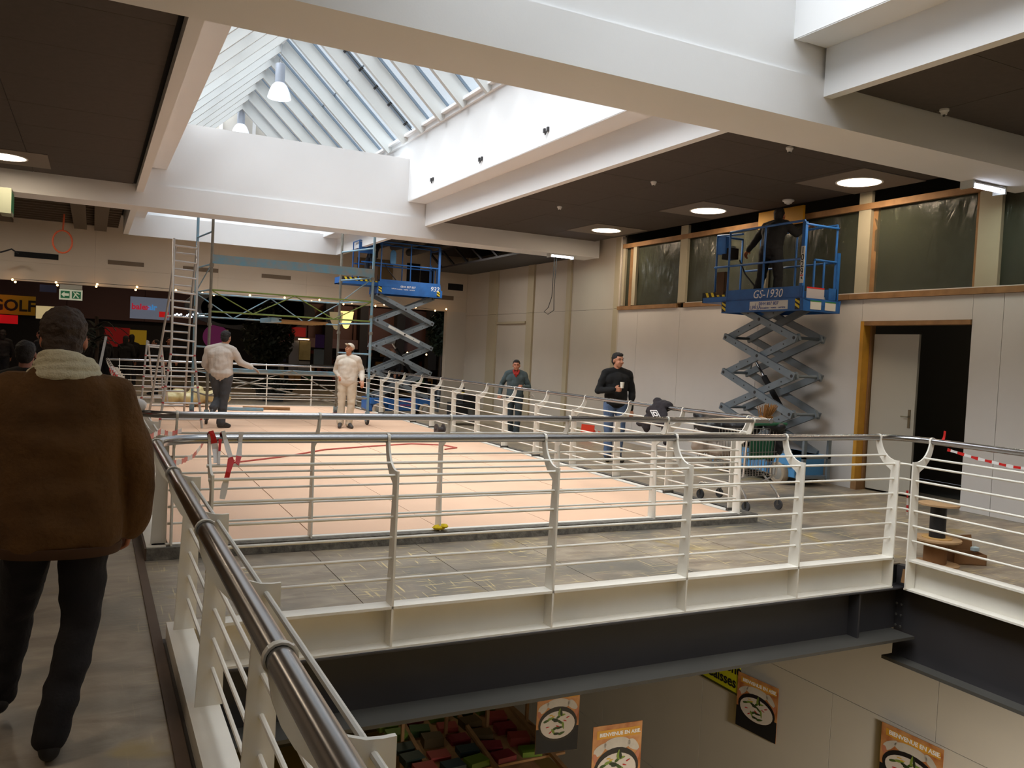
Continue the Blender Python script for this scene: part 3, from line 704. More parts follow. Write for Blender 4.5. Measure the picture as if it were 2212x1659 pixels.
        q.ell(hp(0, -.02, .055), (.09, .102, .075), 16, HM); q.cap(hp(-.03, .08, .05), .012, hp(-.03, .15, .045), .01, 8).cap(hp(.03, .08, .05), .012, hp(.03, .15, .045), .01, 8).cap(hp(0, .08, .052), .012, hp(0, .16, .047), .01, 8)
        put('cap', remesh(q, 'cap', mat('cap_cream', (205, 196, 180), .9), .007, 2))
        q = MB().ell(hp(0, -.055, -.01), (.078, .055, .06), 14, HM); put('hair', remesh(q, 'hair', mhair, .008, 2))
    for s in (-1, 1):
        put('eye', MB().ell(hp(s*.033, .083, .012), (.011, .006, .006), 8, HM).mesh('eye', ink))
        put('eyebrow', MB().cap(hp(s*.018, .092, .036), .004, hp(s*.05, .08, .036), .003, 6).mesh('eyebrow', mhair))
    if gloves:
        for s in 'LR':
            g = MB(); d = j['wr'+s]-j['el'+s]
            hand(g, j['wr'+s]-d.normalized()*.02, J.get('hd'+s, d), (1 if s == 'L' else -1), upL if s == 'L' else upR, curlL if s == 'L' else curlR, 1.28)
            g.cap(j['wr'+s]-d.normalized()*.08, .042, j['wr'+s], .036, 10)
            put('glove', remesh(g, 'glove', mat('grey_glove', (168, 166, 164), .9), .008, 1))
    return root

# the man in the foreground, brown suede jacket, seen from behind
def jacket(put, u, j, mt):
    b = MB()
    rings(b, [(.805, .0, -.01, .222, .16), (.83, .0, -.01, .226, .163), (.95, 0, -.01, .23, .168), (1.12, 0, -.01, .226, .165), (1.28, 0, -.01, .23, .158), (1.40, 0, -.01, .222, .14), (1.49, 0, -.015, .165, .115), (1.545, 0, -.02, .105, .09)], 28)
    up3 = Vector((0, 0, .03))
    for s in 'LR':
        b.cap(j['sh'+s]+up3, .088, j['el'+s], .076, 16).cap(j['el'+s], .078, j['wr'+s], .066, 16)
        b.cap(j['sh'+s]+up3, .088, j['neck']-Vector((0, 0, .02)), .09, 16)
    o = put('jacket', remesh(b, 'jacket', mat('brown_suede', (104, 70, 30), .95, nz=(3.5, .5), bump=(45, .35)), .011, 3, .018, 5.5))
    h = MB()
    rings(h, [(.80, 0, -.01, .226, .165), (.825, 0, -.01, .233, .17), (.84, 0, -.01, .230, .167)], 28)
    put('hem_seam', h.mesh('hem_seam', mat('brown_suede_edge', (70, 44, 22), .95)), o)
    # cream knitted scarf
    sm = mat('cream_knit', (214, 206, 178), .95, nz=(20, .1), bump=(140, .5))
    q = MB()
    for k, (z, rx, ry, r) in enumerate(((1.525, .118, .10, .024), (1.548, .105, .092, .023), (1.570, .094, .085, .021), (1.590, .085, .08, .018))):
        q.tube([(rx*cos(2*pi*i/24), -.01+ry*sin(2*pi*i/24), z+.012*sin(2*pi*i/24+k*1.3)-.008*cos(4*pi*i/24)) for i in range(25)], r, 10)
    put('scarf', remesh(q, 'scarf', sm, .005, 1, .003, 30))
Jm = dict(hipL=(-.10, .0, .92), hipR=(.09, 0, .92), kneeR=(.085, -.03, .49), ankR=(.0, -.16, .095), toeR=(-.01, .03, .035),
          kneeL=(-.17, .16, .51), ankL=(-.23, .20, .16), toeL=(-.24, .36, .07), shR=(.195, 0, 1.40), elR=(.285, -.02, 1.13), wrR=(.262, .06, .885), hdR=(-.1, .25, -.5),
          shL=(-.195, 0, 1.40), elL=(-.29, .0, 1.14), wrL=(-.28, .10, .89), head=(-.01, .04, 1.655), neck=(0, -.01, 1.48))
person((-.10, 3.96, ZF), R(-4), 'man in a brown suede jacket and cream scarf walking away in the left foreground', Jm, (84, 54, 24), (27, 24, 27), (176, 112, 84), (62, 43, 30), scale=1.035, coat=jacket,
       vox=.01, hairstyle='full', curlR=.7, curlL=.6, shoe=(22, 20, 20), bulk=1.02, headdir=(.02, 1, -.08), upR=(1, 0, 0), upL=(-1, 0, 0))

# painter seen from behind, leaning on the scaffold with one foot drawn up
Jp1 = dict(pelvis=(.02, 0, .96), hipR=(.115, 0, .93), hipL=(-.075, 0, .93), kneeR=(.08, .0, .50), ankR=(.04, .0, .09), toeR=(.17, .09, .035),
           kneeL=(-.02, .12, .52), ankL=(-.08, -.12, .36), toeL=(-.09, -.22, .26), chest=(-.01, .03, 1.30), neck=(.04, .05, 1.47), head=(.07, .09, 1.60),
           shL=(-.20, .02, 1.38), shR=(.20, .02, 1.38), elR=(.33, .06, 1.18), wrR=(.50, .16, 1.10), elL=(-.27, .05, 1.12), wrL=(-.18, .24, .98))
person((2.15, 16.35, 0), R(-15), 'painter in a pale grey sweatshirt seen from behind, gloved arm stretched to the right', Jp1, (192, 184, 176), (66, 70, 76), (190, 140, 112), (24, 20, 20), scale=1.06, bulk=1.1, gloves=True, curlR=.2, shoe=(44, 40, 40), headdir=(.35, 1, -.1), hairstyle='short', upR=(0, 0, 1))
# second painter, white clothes and cap, looking up
Jp2 = dict(hipL=(-.09, 0, .93), hipR=(.09, 0, .93), ankL=(-.06, 0, .09), ankR=(.11, .02, .09), toeL=(-.16, .13, .035), toeR=(.08, .19, .035),
           chest=(0, -.02, 1.29), neck=(0, -.01, 1.45), head=(-.01, .01, 1.60), shL=(-.18, 0, 1.39), shR=(.18, -.02, 1.39), elL=(-.26, -.08, 1.16), wrL=(-.32, .10, .98), elR=(.27, -.1, 1.14), wrR=(.16, .06, 1.05))
person((4.62, 16.45, 0), R(150), 'painter in white overalls and a cream peaked cap looking up beside the scaffold', Jp2, (206, 196, 182), (204, 192, 172), (176, 122, 92), (30, 24, 22), scale=1.0, bulk=1.08, shoe=(60, 56, 54), headdir=(.25, 1, .45), hairstyle='cap', curlR=.8)
# man in grey overalls with a red collar
def overall(put, u, j, mt):
    o = put('overall_top', remesh(u, 'overall_top', mt, .009, 3, .010, 7))
    put('collar', MB().cap((-.03, .135, 1.40), .02, (-.055, .06, 1.475), .028, 10).cap((.03, .135, 1.40), .02, (.055, .06, 1.475), .028, 10).cap((0, .14, 1.36), .022, (0, .10, 1.44), .03, 10).mesh('collar', mat('red_cloth', (150, 34, 26), .9)), o)
Jg = dict(elR=(.30, -.10, 1.16), wrR=(.34, .08, .94), elL=(-.30, -.02, 1.12), wrL=(-.13, .22, 1.13), hdL=(.3, .8, .5), kneeL=(-.09, .12, .52), ankL=(-.06, .18, .12), toeL=(-.06, .34, .10), kneeR=(.09, .02, .5), ankR=(.04, -.12, .10), toeR=(.05, .03, .03), head=(0, .05, 1.59))
person((8.0, 15.6, ZF), R(155), 'man in grey blue overalls with a red collar striding along the beige wall', Jg, (70, 84, 88), (52, 62, 66), (184, 122, 94), (26, 20, 18), scale=.955, coat=overall, headdir=(.05, 1, .0), curlR=.9, curlL=.9)
tag(MB().tube([(8.33, 15.55, .79), (8.36, 15.50, .81), (8.40, 15.5, .78), (8.41, 15.5, .74)], .018, 6).build('cloth', mat('white_cloth', (215, 210, 205), .9), None), 'crumpled white cloth held in the hand of the man in overalls', 'cloth')
# man in black sweater and jeans holding a cup
Jb = dict(elL=(-.27, -.03, 1.11), wrL=(-.24, .06, .86), hdL=(-.02, .1, -.3), elR=(.29, .02, 1.12), wrR=(.10, .26, 1.16), hdR=(-.95, .25, .05), ankL=(-.08, 0, .09), ankR=(.09, .03, .09), head=(0, .03, 1.61))
person((8.02, 11.85, ZF), R(160), 'man in a black sweater and blue jeans holding a cup, hand on the railing', Jb, (10, 10, 11), (84, 104, 136), (192, 134, 104), (22, 17, 15), scale=1.075, headdir=(-.45, 1, .0), curlR=.9, curlL=.5, upR=(0, 1, 0), shoe=(36, 32, 30), hairstyle='short')
# worker on the lift, black clothes, back turned
Jw = dict(pelvis=(0, 0, .93), chest=(0, .06, 1.25), neck=(0, .12, 1.40), head=(0, .18, 1.50), shL=(-.19, .10, 1.34), shR=(.19, .10, 1.34),
          elL=(-.36, .10, 1.16), wrL=(-.52, .12, 1.0), elR=(.30, .22, 1.20), wrR=(.34, .40, 1.32), hipL=(-.10, 0, .9), hipR=(.10, 0, .9), kneeL=(-.19, .04, .5), kneeR=(.15, .02, .5), ankL=(-.28, 0, .09), ankR=(.16, 0, .09), toeL=(-.3, .16, .035), toeR=(.18, .16, .035))
person((9.55, 9.98, 2.56), R(-80), 'worker in black clothes standing on the raised blue lift by the wall', Jw, (9, 9, 10), (13, 13, 17), (176, 104, 70), (24, 18, 16), scale=1.0, headdir=(-.2, 1, .2), curlL=.6)
# worker crouching on the far lift: legs and lower body show under the coffer edge
Jc = dict(kneeL=(-.16, .08, .50), kneeR=(.14, .16, .52), ankL=(-.2, -.02, .09), ankR=(.12, .12, .09), toeL=(-.24, .14, .035), toeR=(.14, .29, .035), elL=(-.3, .1, 1.2), wrL=(-.25, .3, 1.3), elR=(.3, .1, 1.2), wrR=(.25, .3, 1.3))
person((6.5, 21.1, 3.34), R(88), 'worker in dark clothes on the far raised lift, upper body hidden by the white coffer', Jc, (20, 22, 28), (26, 30, 40), (170, 110, 84), (24, 18, 16), scale=.97, headdir=(0, 1, .3))
Jd = dict(elL=(-.25, .04, 1.12), wrL=(-.2, .2, .95), elR=(.25, .04, 1.12), wrR=(.2, .2, .95))
person((-1.62, 9.6, ZF), R(-62), 'person in a dark coat facing right, behind the man in brown at the left edge', Jd, (20, 19, 20), (24, 24, 28), (186, 130, 104), (20, 16, 15), scale=.93, hairstyle='long', vox=.011)
person((-.52, 8.4, ZF), R(-10), 'person in a dark coat just right of the scarfed man, seen from behind', Jd, (26, 25, 24), (24, 24, 28), (150, 100, 84), (24, 18, 16), scale=.95, hairstyle='short', vox=.011)
def copy_tree(o, parent=None):
    c = o.copy(); COL.objects.link(c)
    if parent is not None: c.parent = parent
    for ch in o.children: copy_tree(ch, c)
    return c
cp1 = person((.3, 27.5, ZF), R(20), 'person in dark clothes in the dim crowd beyond the far railing', Jd, (24, 22, 24), (26, 28, 34), (170, 116, 92), (20, 16, 15), hairstyle='long', vox=.014, group='dim crowd beyond the far railing')
for x, y, r, s in ((-.5, 28.6, 170, .98), (.95, 29.2, -30, 1.0), (1.7, 27.2, 110, .96), (-1.3, 26.8, 60, 1.02), (2.3, 30.5, 200, 1.0), (-2.4, 29, 0, 1.0), (-.1, 31, 90, .97), (9.3, 27.5, 170, 1.0), (1.2, 31.5, 10, 1.03)):
    o = copy_tree(cp1); o.location = (x, y, ZF); o.rotation_euler.z = R(r); o.scale = (s, s, s)
Jv = dict(Jd); Jv['head'] = (0, .03, 1.62)
person((8.6, 25.6, ZF), R(150), 'bald person in dark clothes behind the far lift, at a rail', Jv, (28, 28, 34), (26, 28, 34), (190, 136, 108), (150, 110, 90), vox=.014)
# cup in the hand of the man in the black sweater
c = P(1344, 832, 1, 11.53)
tag(MB().lathe([(.0, -.05), (.026, -.05), (.036, .05), (.033, .05), (.024, -.045)], c, 16).build('paper_cup', mat('white_cup', (226, 220, 205), .5), None), 'white paper cup held by the man in the black sweater', 'cup')

# ------------------------------------------------------------------ ladders
m_alu = mat('worn_aluminium', (186, 184, 182), .35, .6, nz=(12, .15)); m_redcap = mat('red_plastic', (150, 40, 44), .5)
def ladder(lab, pairs, back, n, name='ladder'):
    "pairs: list of (left, right) points top to bottom for the front; back likewise"
    r = empty(name, (pairs[-1][0]+pairs[-1][1])/2, lab, 'ladder')
    for pr, key in ((pairs, n), (back, n-1)):
        if not pr: continue
        for s in (0, 1): MB().tube([p[s] for p in pr], [.022]*len(pr), 8).build('stile', m_alu, r)
        tot = [0]
        for i in range(len(pr)-1): tot.append(tot[-1]+(pr[i+1][0]-pr[i][0]).length)
        for k in range(key):
            d = (k+.45)*tot[-1]/key
            i = max(i for i in range(len(pr)-1) if tot[i] <= d); t = (d-tot[i])/(tot[i+1]-tot[i])
            a = pr[i][0].lerp(pr[i+1][0], t); b_ = pr[i][1].lerp(pr[i+1][1], t)
            g = MB().tube([a, b_], .017, 8).build('rung', m_alu, r)
            if pr is pairs and k >= key-5:
                for e in (a, b_): MB().ell(e, .028, 8).build('rung_cap', m_redcap, g)
    return r
Q = lambda px, py, y: P(px, py, 1, y)
ladder('tall telescopic aluminium step ladder with twelve rungs standing on the orange boards',
       [(Q(376, 515, 16.9), Q(428, 522, 16.9)), (Q(371, 735, 16.45), Q(422, 742, 16.45)), (Q(369, 765, 16.4), Q(420, 768, 16.4)), (Q(343, 925, 16.2), Q(436, 925, 16.2))],
       [(Q(380, 530, 17.0), Q(426, 535, 17.0)), (Q(366, 640, 17.3), Q(413, 645, 17.3)), (Q(322, 893, 18.0), Q(397, 893, 18.0))], 12)
ladder('small aluminium step ladder behind the tall ladder, six rungs', [(Q(318, 735, 20.6), Q(348, 737, 20.6)), (Q(305, 872, 20.4), Q(352, 872, 20.4))], [(Q(320, 737, 20.7), Q(348, 739, 20.7)), (Q(332, 868, 21.3), Q(362, 868, 21.3))], 6)
qa, qb = Q(229, 728, 21), Q(214, 800, 19); qb = qa+(qb-qa)*((qa.z-ZF)/(qa.z-qb.z))
tag(MB().beam(qa, qb, .05, .03).build('aluminium_bar', m_alu, None), 'aluminium profile leaning against the start of the long left railing', 'metal bar')

# ------------------------------------------------------------------ rolling scaffold
m_sb = mat('scaffold_blue', (106, 158, 186), .5, nz=(9, .3, (140, 150, 152))); m_sg = mat('scaffold_green', (112, 134, 52), .5, nz=(8, .2)); m_sz = mat('galvanised_tube', (138, 134, 124), .5, .4, nz=(10, .25))
A, B, C_, D = (Vector(v) for v in ((2.02, 17.1, 0), (5.26, 17.1, 0), (4.93, 18.45, 0), (1.88, 18.4, 0)))
sca = empty('scaffold_tower', (3.5, 17.7, 0), 'rolling blue scaffold tower with green lattice rails standing on the orange boards', 'scaffold')
def at(p, z): return Vector((p.x, p.y, z))
for p, top, mlo in ((A, 4.55, m_sz), (B, 4.6, m_sb), (C_, 4.6, m_sz), (D, 4.55, m_sb)):
    o = MB().tube([at(p, .28), at(p, top)], .028, 10).build('upright', mlo, sca)
    for z in (.95, 1.95, 2.3, 3.1): MB().lathe([(.028, -.03), (.042, -.03), (.042, .03), (.028, .03)], at(p, z), 10).build('coupler', m_sz, o)
    # caster with brake
    w = MB().lathe([(.02, -.022), (.095, -.022), (.1, -.012), (.1, .012), (.095, .022), (.02, .022)], at(p, .1), 18, axis=0).build('caster', mat('grey_rubber', (70, 70, 72), .7), sca)
    MB().beam(at(p, .28), at(p, .17), .09, .05, up=(0, 1, 0)).box(p.x-.045, p.x-.03, p.y-.03, p.y+.03, .08, .22).box(p.x+.03, p.x+.045, p.y-.03, p.y+.03, .08, .22).build('fork', m_sb, w)
    MB().box(p.x-.09, p.x+.09, p.y-.12, p.y-.1, .13, .15).build('brake', m_redcap, w)
    MB().lathe([(.0, -.024), (.05, -.024), (.05, .024), (0, .024)], at(p, .1), 14, axis=0).build('hub', mat('caster_white', (210, 210, 210), .5), w)
def bar(name, p, q, z0, z1, r, mm): return MB().tube([at(p, z0), at(q, z1)], r, 8).build(name, mm, sca)
MB().beam(at(A, 3.22), at(B, 3.22), .05, .17).build('platform_beam', m_sb, sca)
MB().beam(at(A, 3.27)+Vector((.1, .25, 0)), at(B, 3.27)+Vector((-.1, .25, 0)), .4, .035).build('deck', m_sb, sca)
for p, q, m_, zs in ((A, B, m_sg, (2.62, 2.2)), (D, C_, m_sb, (2.60, 2.12))):
    for z in zs: bar('lattice_rail', p, q, z, z, .016, m_)
    for k in range(4):
        a = at(p, 0).lerp(at(q, 0), k/4); b_ = at(p, 0).lerp(at(q, 0), (k+1)/4)
        bar('lattice_brace', a, b_, zs[k % 2], zs[(k+1) % 2], .011, m_)
for z in (1.02, .56):
    bar('lower_rail', A, B, z, z, .018, m_sz); bar('lower_rail', B, C_, z, z, .018, m_sz); bar('lower_rail', A, D, z, z, .018, m_sz)
bar('diagonal', A, (A+B)/2, .56, 1.1, .01, m_sz); bar('diagonal', (A+B)/2, B, 1.1, .3, .01, m_sz); bar('diagonal', D, C_, 1.0, .35, .01, m_sb); bar('diagonal', A, B, 1.0, .3, .01, m_sz)
MB().beam(at(D, 1.02)+Vector((.7, 0, 0)), at(C_, 1.02)+Vector((-.1, -.1, 0)), .3, .08).build('lower_deck', m_sb, sca)
for p, q in ((A, D), (B, C_)):
    for z in (3.75, 3.12, 2.62, 2.15, 1.5): bar('frame_rung', p, q, z, z, .018, m_sb)
    bar('frame_brace', p, q, 3.12, 2.62, .012, m_sb)
hb = empty('trapdoor', (3.9, 17.7, 2.1)); hb.parent = sca; hb.location = Vector((3.9, 17.7, 2.1))-sca.location
MB().box(3.35, 4.35, 17.15, 18.4, 2.10, 2.13).build('panel', m_wood, hb)
for k in range(5): MB().box(3.38, 4.32, 17.2+k*.28, 17.24+k*.28, 2.07, 2.10).build('batten', mat('pale_batten', (176, 150, 104), .8), hb)
MB().box(3.2, 3.4, 17.15, 18.4, 2.07, 2.16).build('edge_plate', m_sb, hb)
for lab, a, b_, mm in (('blue plank lying on the orange boards behind the ladder', (2.5, 20.6), (3.7, 20.4), m_sb), ('yellowish batten lying on the orange boards beside the blue plank', (3.3, 20.9), (4.4, 20.75), m_wood)):
    tag(MB().beam((a[0], a[1], .04), (b_[0], b_[1], .04), .16, .06).build('plank', mm, None), lab, 'plank')
dc = MB()
for k in range(7): dc.ell((1.7+.2*k, 21.55+.1*sin(k*2), .2+.08*sin(k*1.7)**2), (.22, .25, .16+.1*(k == 3)), 10)
o = bpy.data.objects.new('dust_sheet', remesh(dc, 'dust_sheet', mat('yellowish_plastic', (190, 176, 128), .4, bump=(8, .6)), .03, 2, .03, 5)); COL.objects.link(o)
tag(o, 'crumpled yellowish dust sheet heaped by the far railing behind the ladders', 'dust sheet')

# ------------------------------------------------------------------ scissor lifts
m_lb = mat('lift_blue', (34, 96, 168), .45, nz=(6, .25), bump=(50, .05)); m_arm = mat('lift_grey', (116, 126, 134), .45, nz=(5, .2)); m_haz = mat('hazard_yellow', (214, 190, 30), .5)
m_tyre = mat('pale_tyre', (176, 160, 138), .8, nz=(9, .2)); m_label = mat('label_white', (205, 205, 200), .5); m_lb2 = mat('lift_light_blue', (84, 150, 204), .5)
def lift(lab, org, rz, Zp, st, ext, side_text, n_stage=4, variant='a'):
    Wd, Lp = .76, 1.72
    r = empty('scissor_lift', org, lab, 'scissor lift', rz=rz)
    def b_(name, mb, m, par=None, **k): return mb.build(name, m, par or r, world=False, **k)
    ch = b_('chassis', MB().box(0, 1.83, .08, Wd-.08, .12, .46).box(.05, 1.78, 0.02, Wd-.02, .3, .46).box(.5, 1.3, 0, Wd, .14, .46), m_lb if variant == 'b' else m_lb2, bevel=.01)
    for x in (.28, 1.55):
        for yy in (.06, Wd-.06):
            w = b_('wheel', MB().lathe([(.03, -.06), (.15, -.06), (.165, -.04), (.165, .04), (.15, .06), (.11, .062), (.1, .04), (.03, .045)], (x, yy, .165), 26, axis=1), m_tyre)
            b_('wheel_hub', MB().lathe([(0, -.065), (.05, -.065), (.1, -.045), (.1, .045), (.05, .065), (0, .065)], (x, yy, .165), 18, axis=1), mat('hub_grey', (150, 148, 142), .5), w)
    b_('step_frame', MB().box(-.14, -.1, .1, .16, .1, .75).box(-.14, -.1, .6, .66, .1, .75).box(-.14, -.1, .1, .66, .42, .46).box(-.14, -.1, .1, .66, .71, .75).box(-.12, 0, .1, .66, .12, .16), m_arm)
    x0, x1 = .17, 1.67
    def arm(xa, za, xb, zb, y, nm='arm'):
        a = Vector((xa, y, za)); c = Vector((xb, y, zb)); d = (c-a).normalized()
        o = b_(nm, MB().beam(a-d*.05, c+d*.05, .045, .105, up=(0, 0, 1)), m_arm)
        h = MB()
        for k in range(7):
            t = k/6
            p = a.lerp(c, t); rr = .026 if k in (0, 3, 6) else .011
            h.lathe([(0, -.003), (rr, -.003), (rr, .003), (0, .003)], p+Vector((0, .0245 if y > .38 else -.0245, 0)), 8, axis=1)
        b_('bolts', h, mat('dark_bolt', (40, 38, 38), .6), o)['kind'] = 'stuff'
    for k in range(n_stage):
        za, zb = .48+k*st, .48+(k+1)*st
        for y, dy in ((Wd-.10, 1), (.10, -1)):
            arm(x1, za, x0, zb, y-dy*.05); arm(x0, za, x1, zb, y) if k % 2 else arm(x0, za, x1, zb, y-dy*.0)
        for xx in (x0, x1):
            b_('cross_tube', MB().tube([(xx, .08, zb if k < n_stage-1 else za), (xx, Wd-.08, zb if k < n_stage-1 else za)], .024, 8), m_arm)
    cyl = b_('hydraulic_cylinder', MB().tube([(.55, Wd/2, .5+st*.9), (1.05, Wd/2, .5+st*1.9)], .045, 12), mat('black_matte', (14, 13, 14), .85))
    b_('cylinder_rod', MB().tube([(1.0, Wd/2, .5+st*1.8), (1.25, Wd/2, .5+st*2.3)], .022, 10), m_steel, cyl)
    b_('cylinder_plate', MB().prism([(1.15, .5+st*2.1), (1.38, .5+st*2.05), (1.42, .5+st*2.3), (1.28, .5+st*2.36), (1.12, .5+st*2.3)], Wd-.2, Wd-.17, 'XZ'), m_arm)
    # platform
    z1, z2, zt = Zp+.19, Zp+.37, Zp+1.33
    fr = b_('platform_frame', MB().box(-.05, Lp, Wd-.02, Wd, Zp, z1).box(-.05, Lp, 0, .02, Zp, z1).box(-.05, -.03, 0, Wd, Zp, z1).box(Lp-.02, Lp, 0, Wd, Zp, z1).box(-.03, Lp, .02, Wd-.02, z1-.03, z1-.01), m_lb, bevel=.004)
    b_('toe_board', MB().box(0, Lp-.05, Wd-.05, Wd-.035, z1, z2).box(0, Lp-.05, .035, .05, z1, z2).box(0, .012, .05, .2, z1, z2), m_lb)
    b_('deck_plate', MB().box(0, Lp, .05, Wd-.05, z1-.01, z1), m_dark)
    e0 = Lp-.05
    b_('extension_deck', MB().box(e0, e0+ext, .06, .08, z1+.0, z1+.17).box(e0, e0+ext, Wd-.08, Wd-.06, z1, z1+.17).box(e0+ext-.02, e0+ext, .06, Wd-.06, z1, z1+.17).box(e0, e0+ext, .08, Wd-.08, z1, z1+.02), m_lb)
    hz = MB()
    n = max(2, int(ext/.13))
    for k in range(n): hz.prism([(e0+.05+k*.13, z1+.09), (e0+.11+k*.13, z1+.09), (e0+.15+k*.13, z1+.165), (e0+.09+k*.13, z1+.165)], Wd-.059, Wd-.057, 'XZ')
    b_('hazard_stripes', hz, m_haz)
    b_('stripe_ground', MB().box(e0, e0+ext, Wd-.06, Wd-.0595, z1+.085, z1+.17), ink)
    tb = .017
    def rail(name, pts): b_(name, MB().tube(pts, tb, 8), m_lb)
    y_, y0_ = Wd-.045, .045
    for x in (.05, .85, Lp-.07):
        rail('rail_post', [(x, y_, z1), (x, y_, zt)]); rail('rail_post', [(x, y0_, z1), (x, y0_, zt)])
    b_('corner_post', MB().box(.02, .08, Wd-.08, Wd-.03, z1, zt-.02), m_lb)
    for z in (zt, z1+.58):
        for yy in (y_, y0_): rail('guard_rail', [(.05, yy, z), (Lp-.07 if z == zt else Lp+ext*.45, yy, z)])
    rail('end_rail', [(.03, y0_, zt-.05), (.0, .2, zt-.06), (0, .56, zt-.06), (.03, y_, zt-.05)]); rail('end_rail', [(.03, y0_, z1+.58), (.03, .5, z1+.58)])
    for yy in (.3, .5): rail('gate_post', [(.03, yy, z1), (.03, yy, z1+.56)])
    b_('end_plate', MB().box(.0, .03, .0, .05, z1-.1, z1+.72), m_lb)
    for yy in (y_-.06, y0_+.06):
        rail('extension_post', [(Lp+ext*.5, yy, z1), (Lp+ext*.5, yy, zt-.02)])
    rail('extension_rail', [(Lp-.3, y_-.06, zt-.05), (Lp+ext*.5, y_-.06, zt-.02), (Lp+ext*.5, y0_+.06, zt-.02)])
    b_('control_box', MB().box(Lp+ext*.15, Lp+ext*.5, y_-.13, y_-.05, zt-.33, zt-.05), m_lb)
    cb = b_('control_panel', MB().box(Lp+.0, Lp+.2, .46, .64, zt-.42, zt-.24), mat('black_matte', (14, 13, 14), .85))
    b_('joystick', MB().tube([(Lp+.12, .54, zt-.24), (Lp+.14, .54, zt-.1)], .02, 8).box(Lp+.04, Lp+.14, .49, .59, zt-.24, zt-.2), m_steel, cb)
    b_('manual_box', MB().box(Lp+.02, Lp+.2, Wd-.14, Wd-.04, z1+.12, z1+.5), mat('brown_box', (70, 48, 26), .8))
    b_('paddle_plate', MB().prism([(.08*cos(a/8*pi)+1.15, (.1 if a else .1)*sin(a/8*pi)+zt-.22) for a in range(9)]+[(.08*cos(pi+a/8*pi)+1.15, .1*sin(pi+a/8*pi)+zt-.42) for a in range(9)], y0_+.1, y0_+.12, 'XZ'), m_lb2)
    b_('hose', MB().tube([(Lp-.15, y_-.15, zt-.45), (Lp-.3, y_-.15, z1+.45), (Lp-.6, y_-.2, z1+.15), (Lp-.7, y_-.2, z1)], .012, 6), ink)
    # markings
    Y = Wd-.034
    def tx(name, s, size, x, z, m, y=Wd+.001, par=None, **k): return text(name, s, size, (x, y, z), (-1, 0, 0), (0, 0, 1), m, par or r, ext=.0012, world=False, **k)
    if variant == 'a':
        tx('lettering', 'GS-1930', .18, 1.04, z1+.03, inkw, y=Y+.003, shear=.2, bold=0)
        lb = b_('sticker', MB().box(.25, 1.06, Wd, Wd+.002, Zp+.03, Zp+.165), m_label)
        tx('lettering', '0844 807 807', .075, .86, Zp+.10, inkb, y=Wd+.004, par=lb); tx('lettering', 'UP', .085, 1.05, Zp+.04, inkb, y=Wd+.004, par=lb); tx('lettering', 'SA', .085, .9, Zp+.04, inkb, y=Wd+.004, par=lb)
        tx('lettering', 'location - vente - service', .05, .80, Zp+.045, inkb, y=Wd+.004, par=lb)
        b_('mast_mark', MB().prism([(.945, Zp+.05), (.925, Zp+.05), (.935, Zp+.14)], Wd+.002, Wd+.004, 'XZ'), inkb, lb)
        pl = b_('number_plate', MB().box(.005, .075, Wd-.032, Wd-.026, z1+.22, z1+.76), m_label)
        for k, d_ in enumerate('1029'): tx('digit', d_, .13, .075, z1+.66-k*.105, ink, y=Wd-.025, par=pl, bold=.001)
        b_('red_mark', MB().box(.008, .072, Wd-.026, Wd-.024, z1+.325, z1+.34), inkr, pl); b_('arrow_mark', MB().prism([(.06, z1+.29), (.02, z1+.27), (.035, z1+.315)], Wd-.026, Wd-.024, 'XZ'), ink, pl)
    else:
        tx('lettering', '932', .17, .30, z1-.03, inkw, y=Wd+.003, shear=.2, bold=0)
        tx('lettering', '0844 807 807', .075, 1.12, z1+.0, inkw, y=Wd+.002); tx('lettering', 'UPSA location - vente - service', .05, 1.36, z1-.06, inkw, y=Wd+.002)
        b_('front_panel', MB().box(-.0, Lp, Wd-.0005, Wd+.001, Zp+.03, z1+.12), m_lb)
        s1 = b_('arm_sticker', MB().beam((x1-1.5*.2, Wd-.076, .48+st*2.8), (x1-1.5*.78, Wd-.076, .48+st*2.22), .004, .07, up=(0, 0, 1)), m_label)
        for zz, xx in ((.36, 1.0), (.26, 1.0)): tx('lettering', 'WARNING', .07, xx, zz, inkr, y=Wd+.002)
    for xx in (.02, Lp-.1):
        q = MB()
        q.prism([(xx, Zp+.03), (xx+.09, Zp+.08), (xx+.09, Zp+.12), (xx, Zp+.07)], Wd, Wd+.0025, 'XZ').prism([(xx, Zp+.10), (xx+.09, Zp+.15), (xx+.09, Zp+.18), (xx, Zp+.14)], Wd, Wd+.0025, 'XZ')
        b_('hazard_mark', q, m_haz); b_('mark_ground', MB().box(xx, xx+.09, Wd, Wd+.0015, Zp+.02, Zp+.185), ink)
    for y0, y1 in ((.1, .32), (.4, .62)):
        s_ = b_('data_label', MB().box(-.053, -.05, y0, y1, Zp+.03, Zp+.16), m_label); b_('label_band', MB().box(-.055, -.053, y0, y1, Zp+.145, Zp+.16), mat('green_band', (40, 120, 60), .6), s_)
    s_ = b_('warning_label', MB().box(-.004, 0, .3, .66, z1+.0, z1+.17), mat('grey_label', (170, 165, 168), .6)); b_('label_band', MB().box(-.006, -.004, .3, .66, z1+.15, z1+.17), inkr, s_)
    for k, (xx, zz) in enumerate(((1.35, 2), (.45, 2))):
        pass
    return r
lift('blue scissor lift marked GS-1930 with grey arms raised beside the white wall', (10.01, 9.0, ZF), R(90), 2.6, .575, .62, 'GS')
lift('blue scissor lift marked 932 raised behind the scaffold at the far end', (8.2, 21.36, ZF), R(180), 3.15, .66, 1.0, '932', variant='b')
b = MB().box(-.02, .02, -.5, .5, -.14, .14)
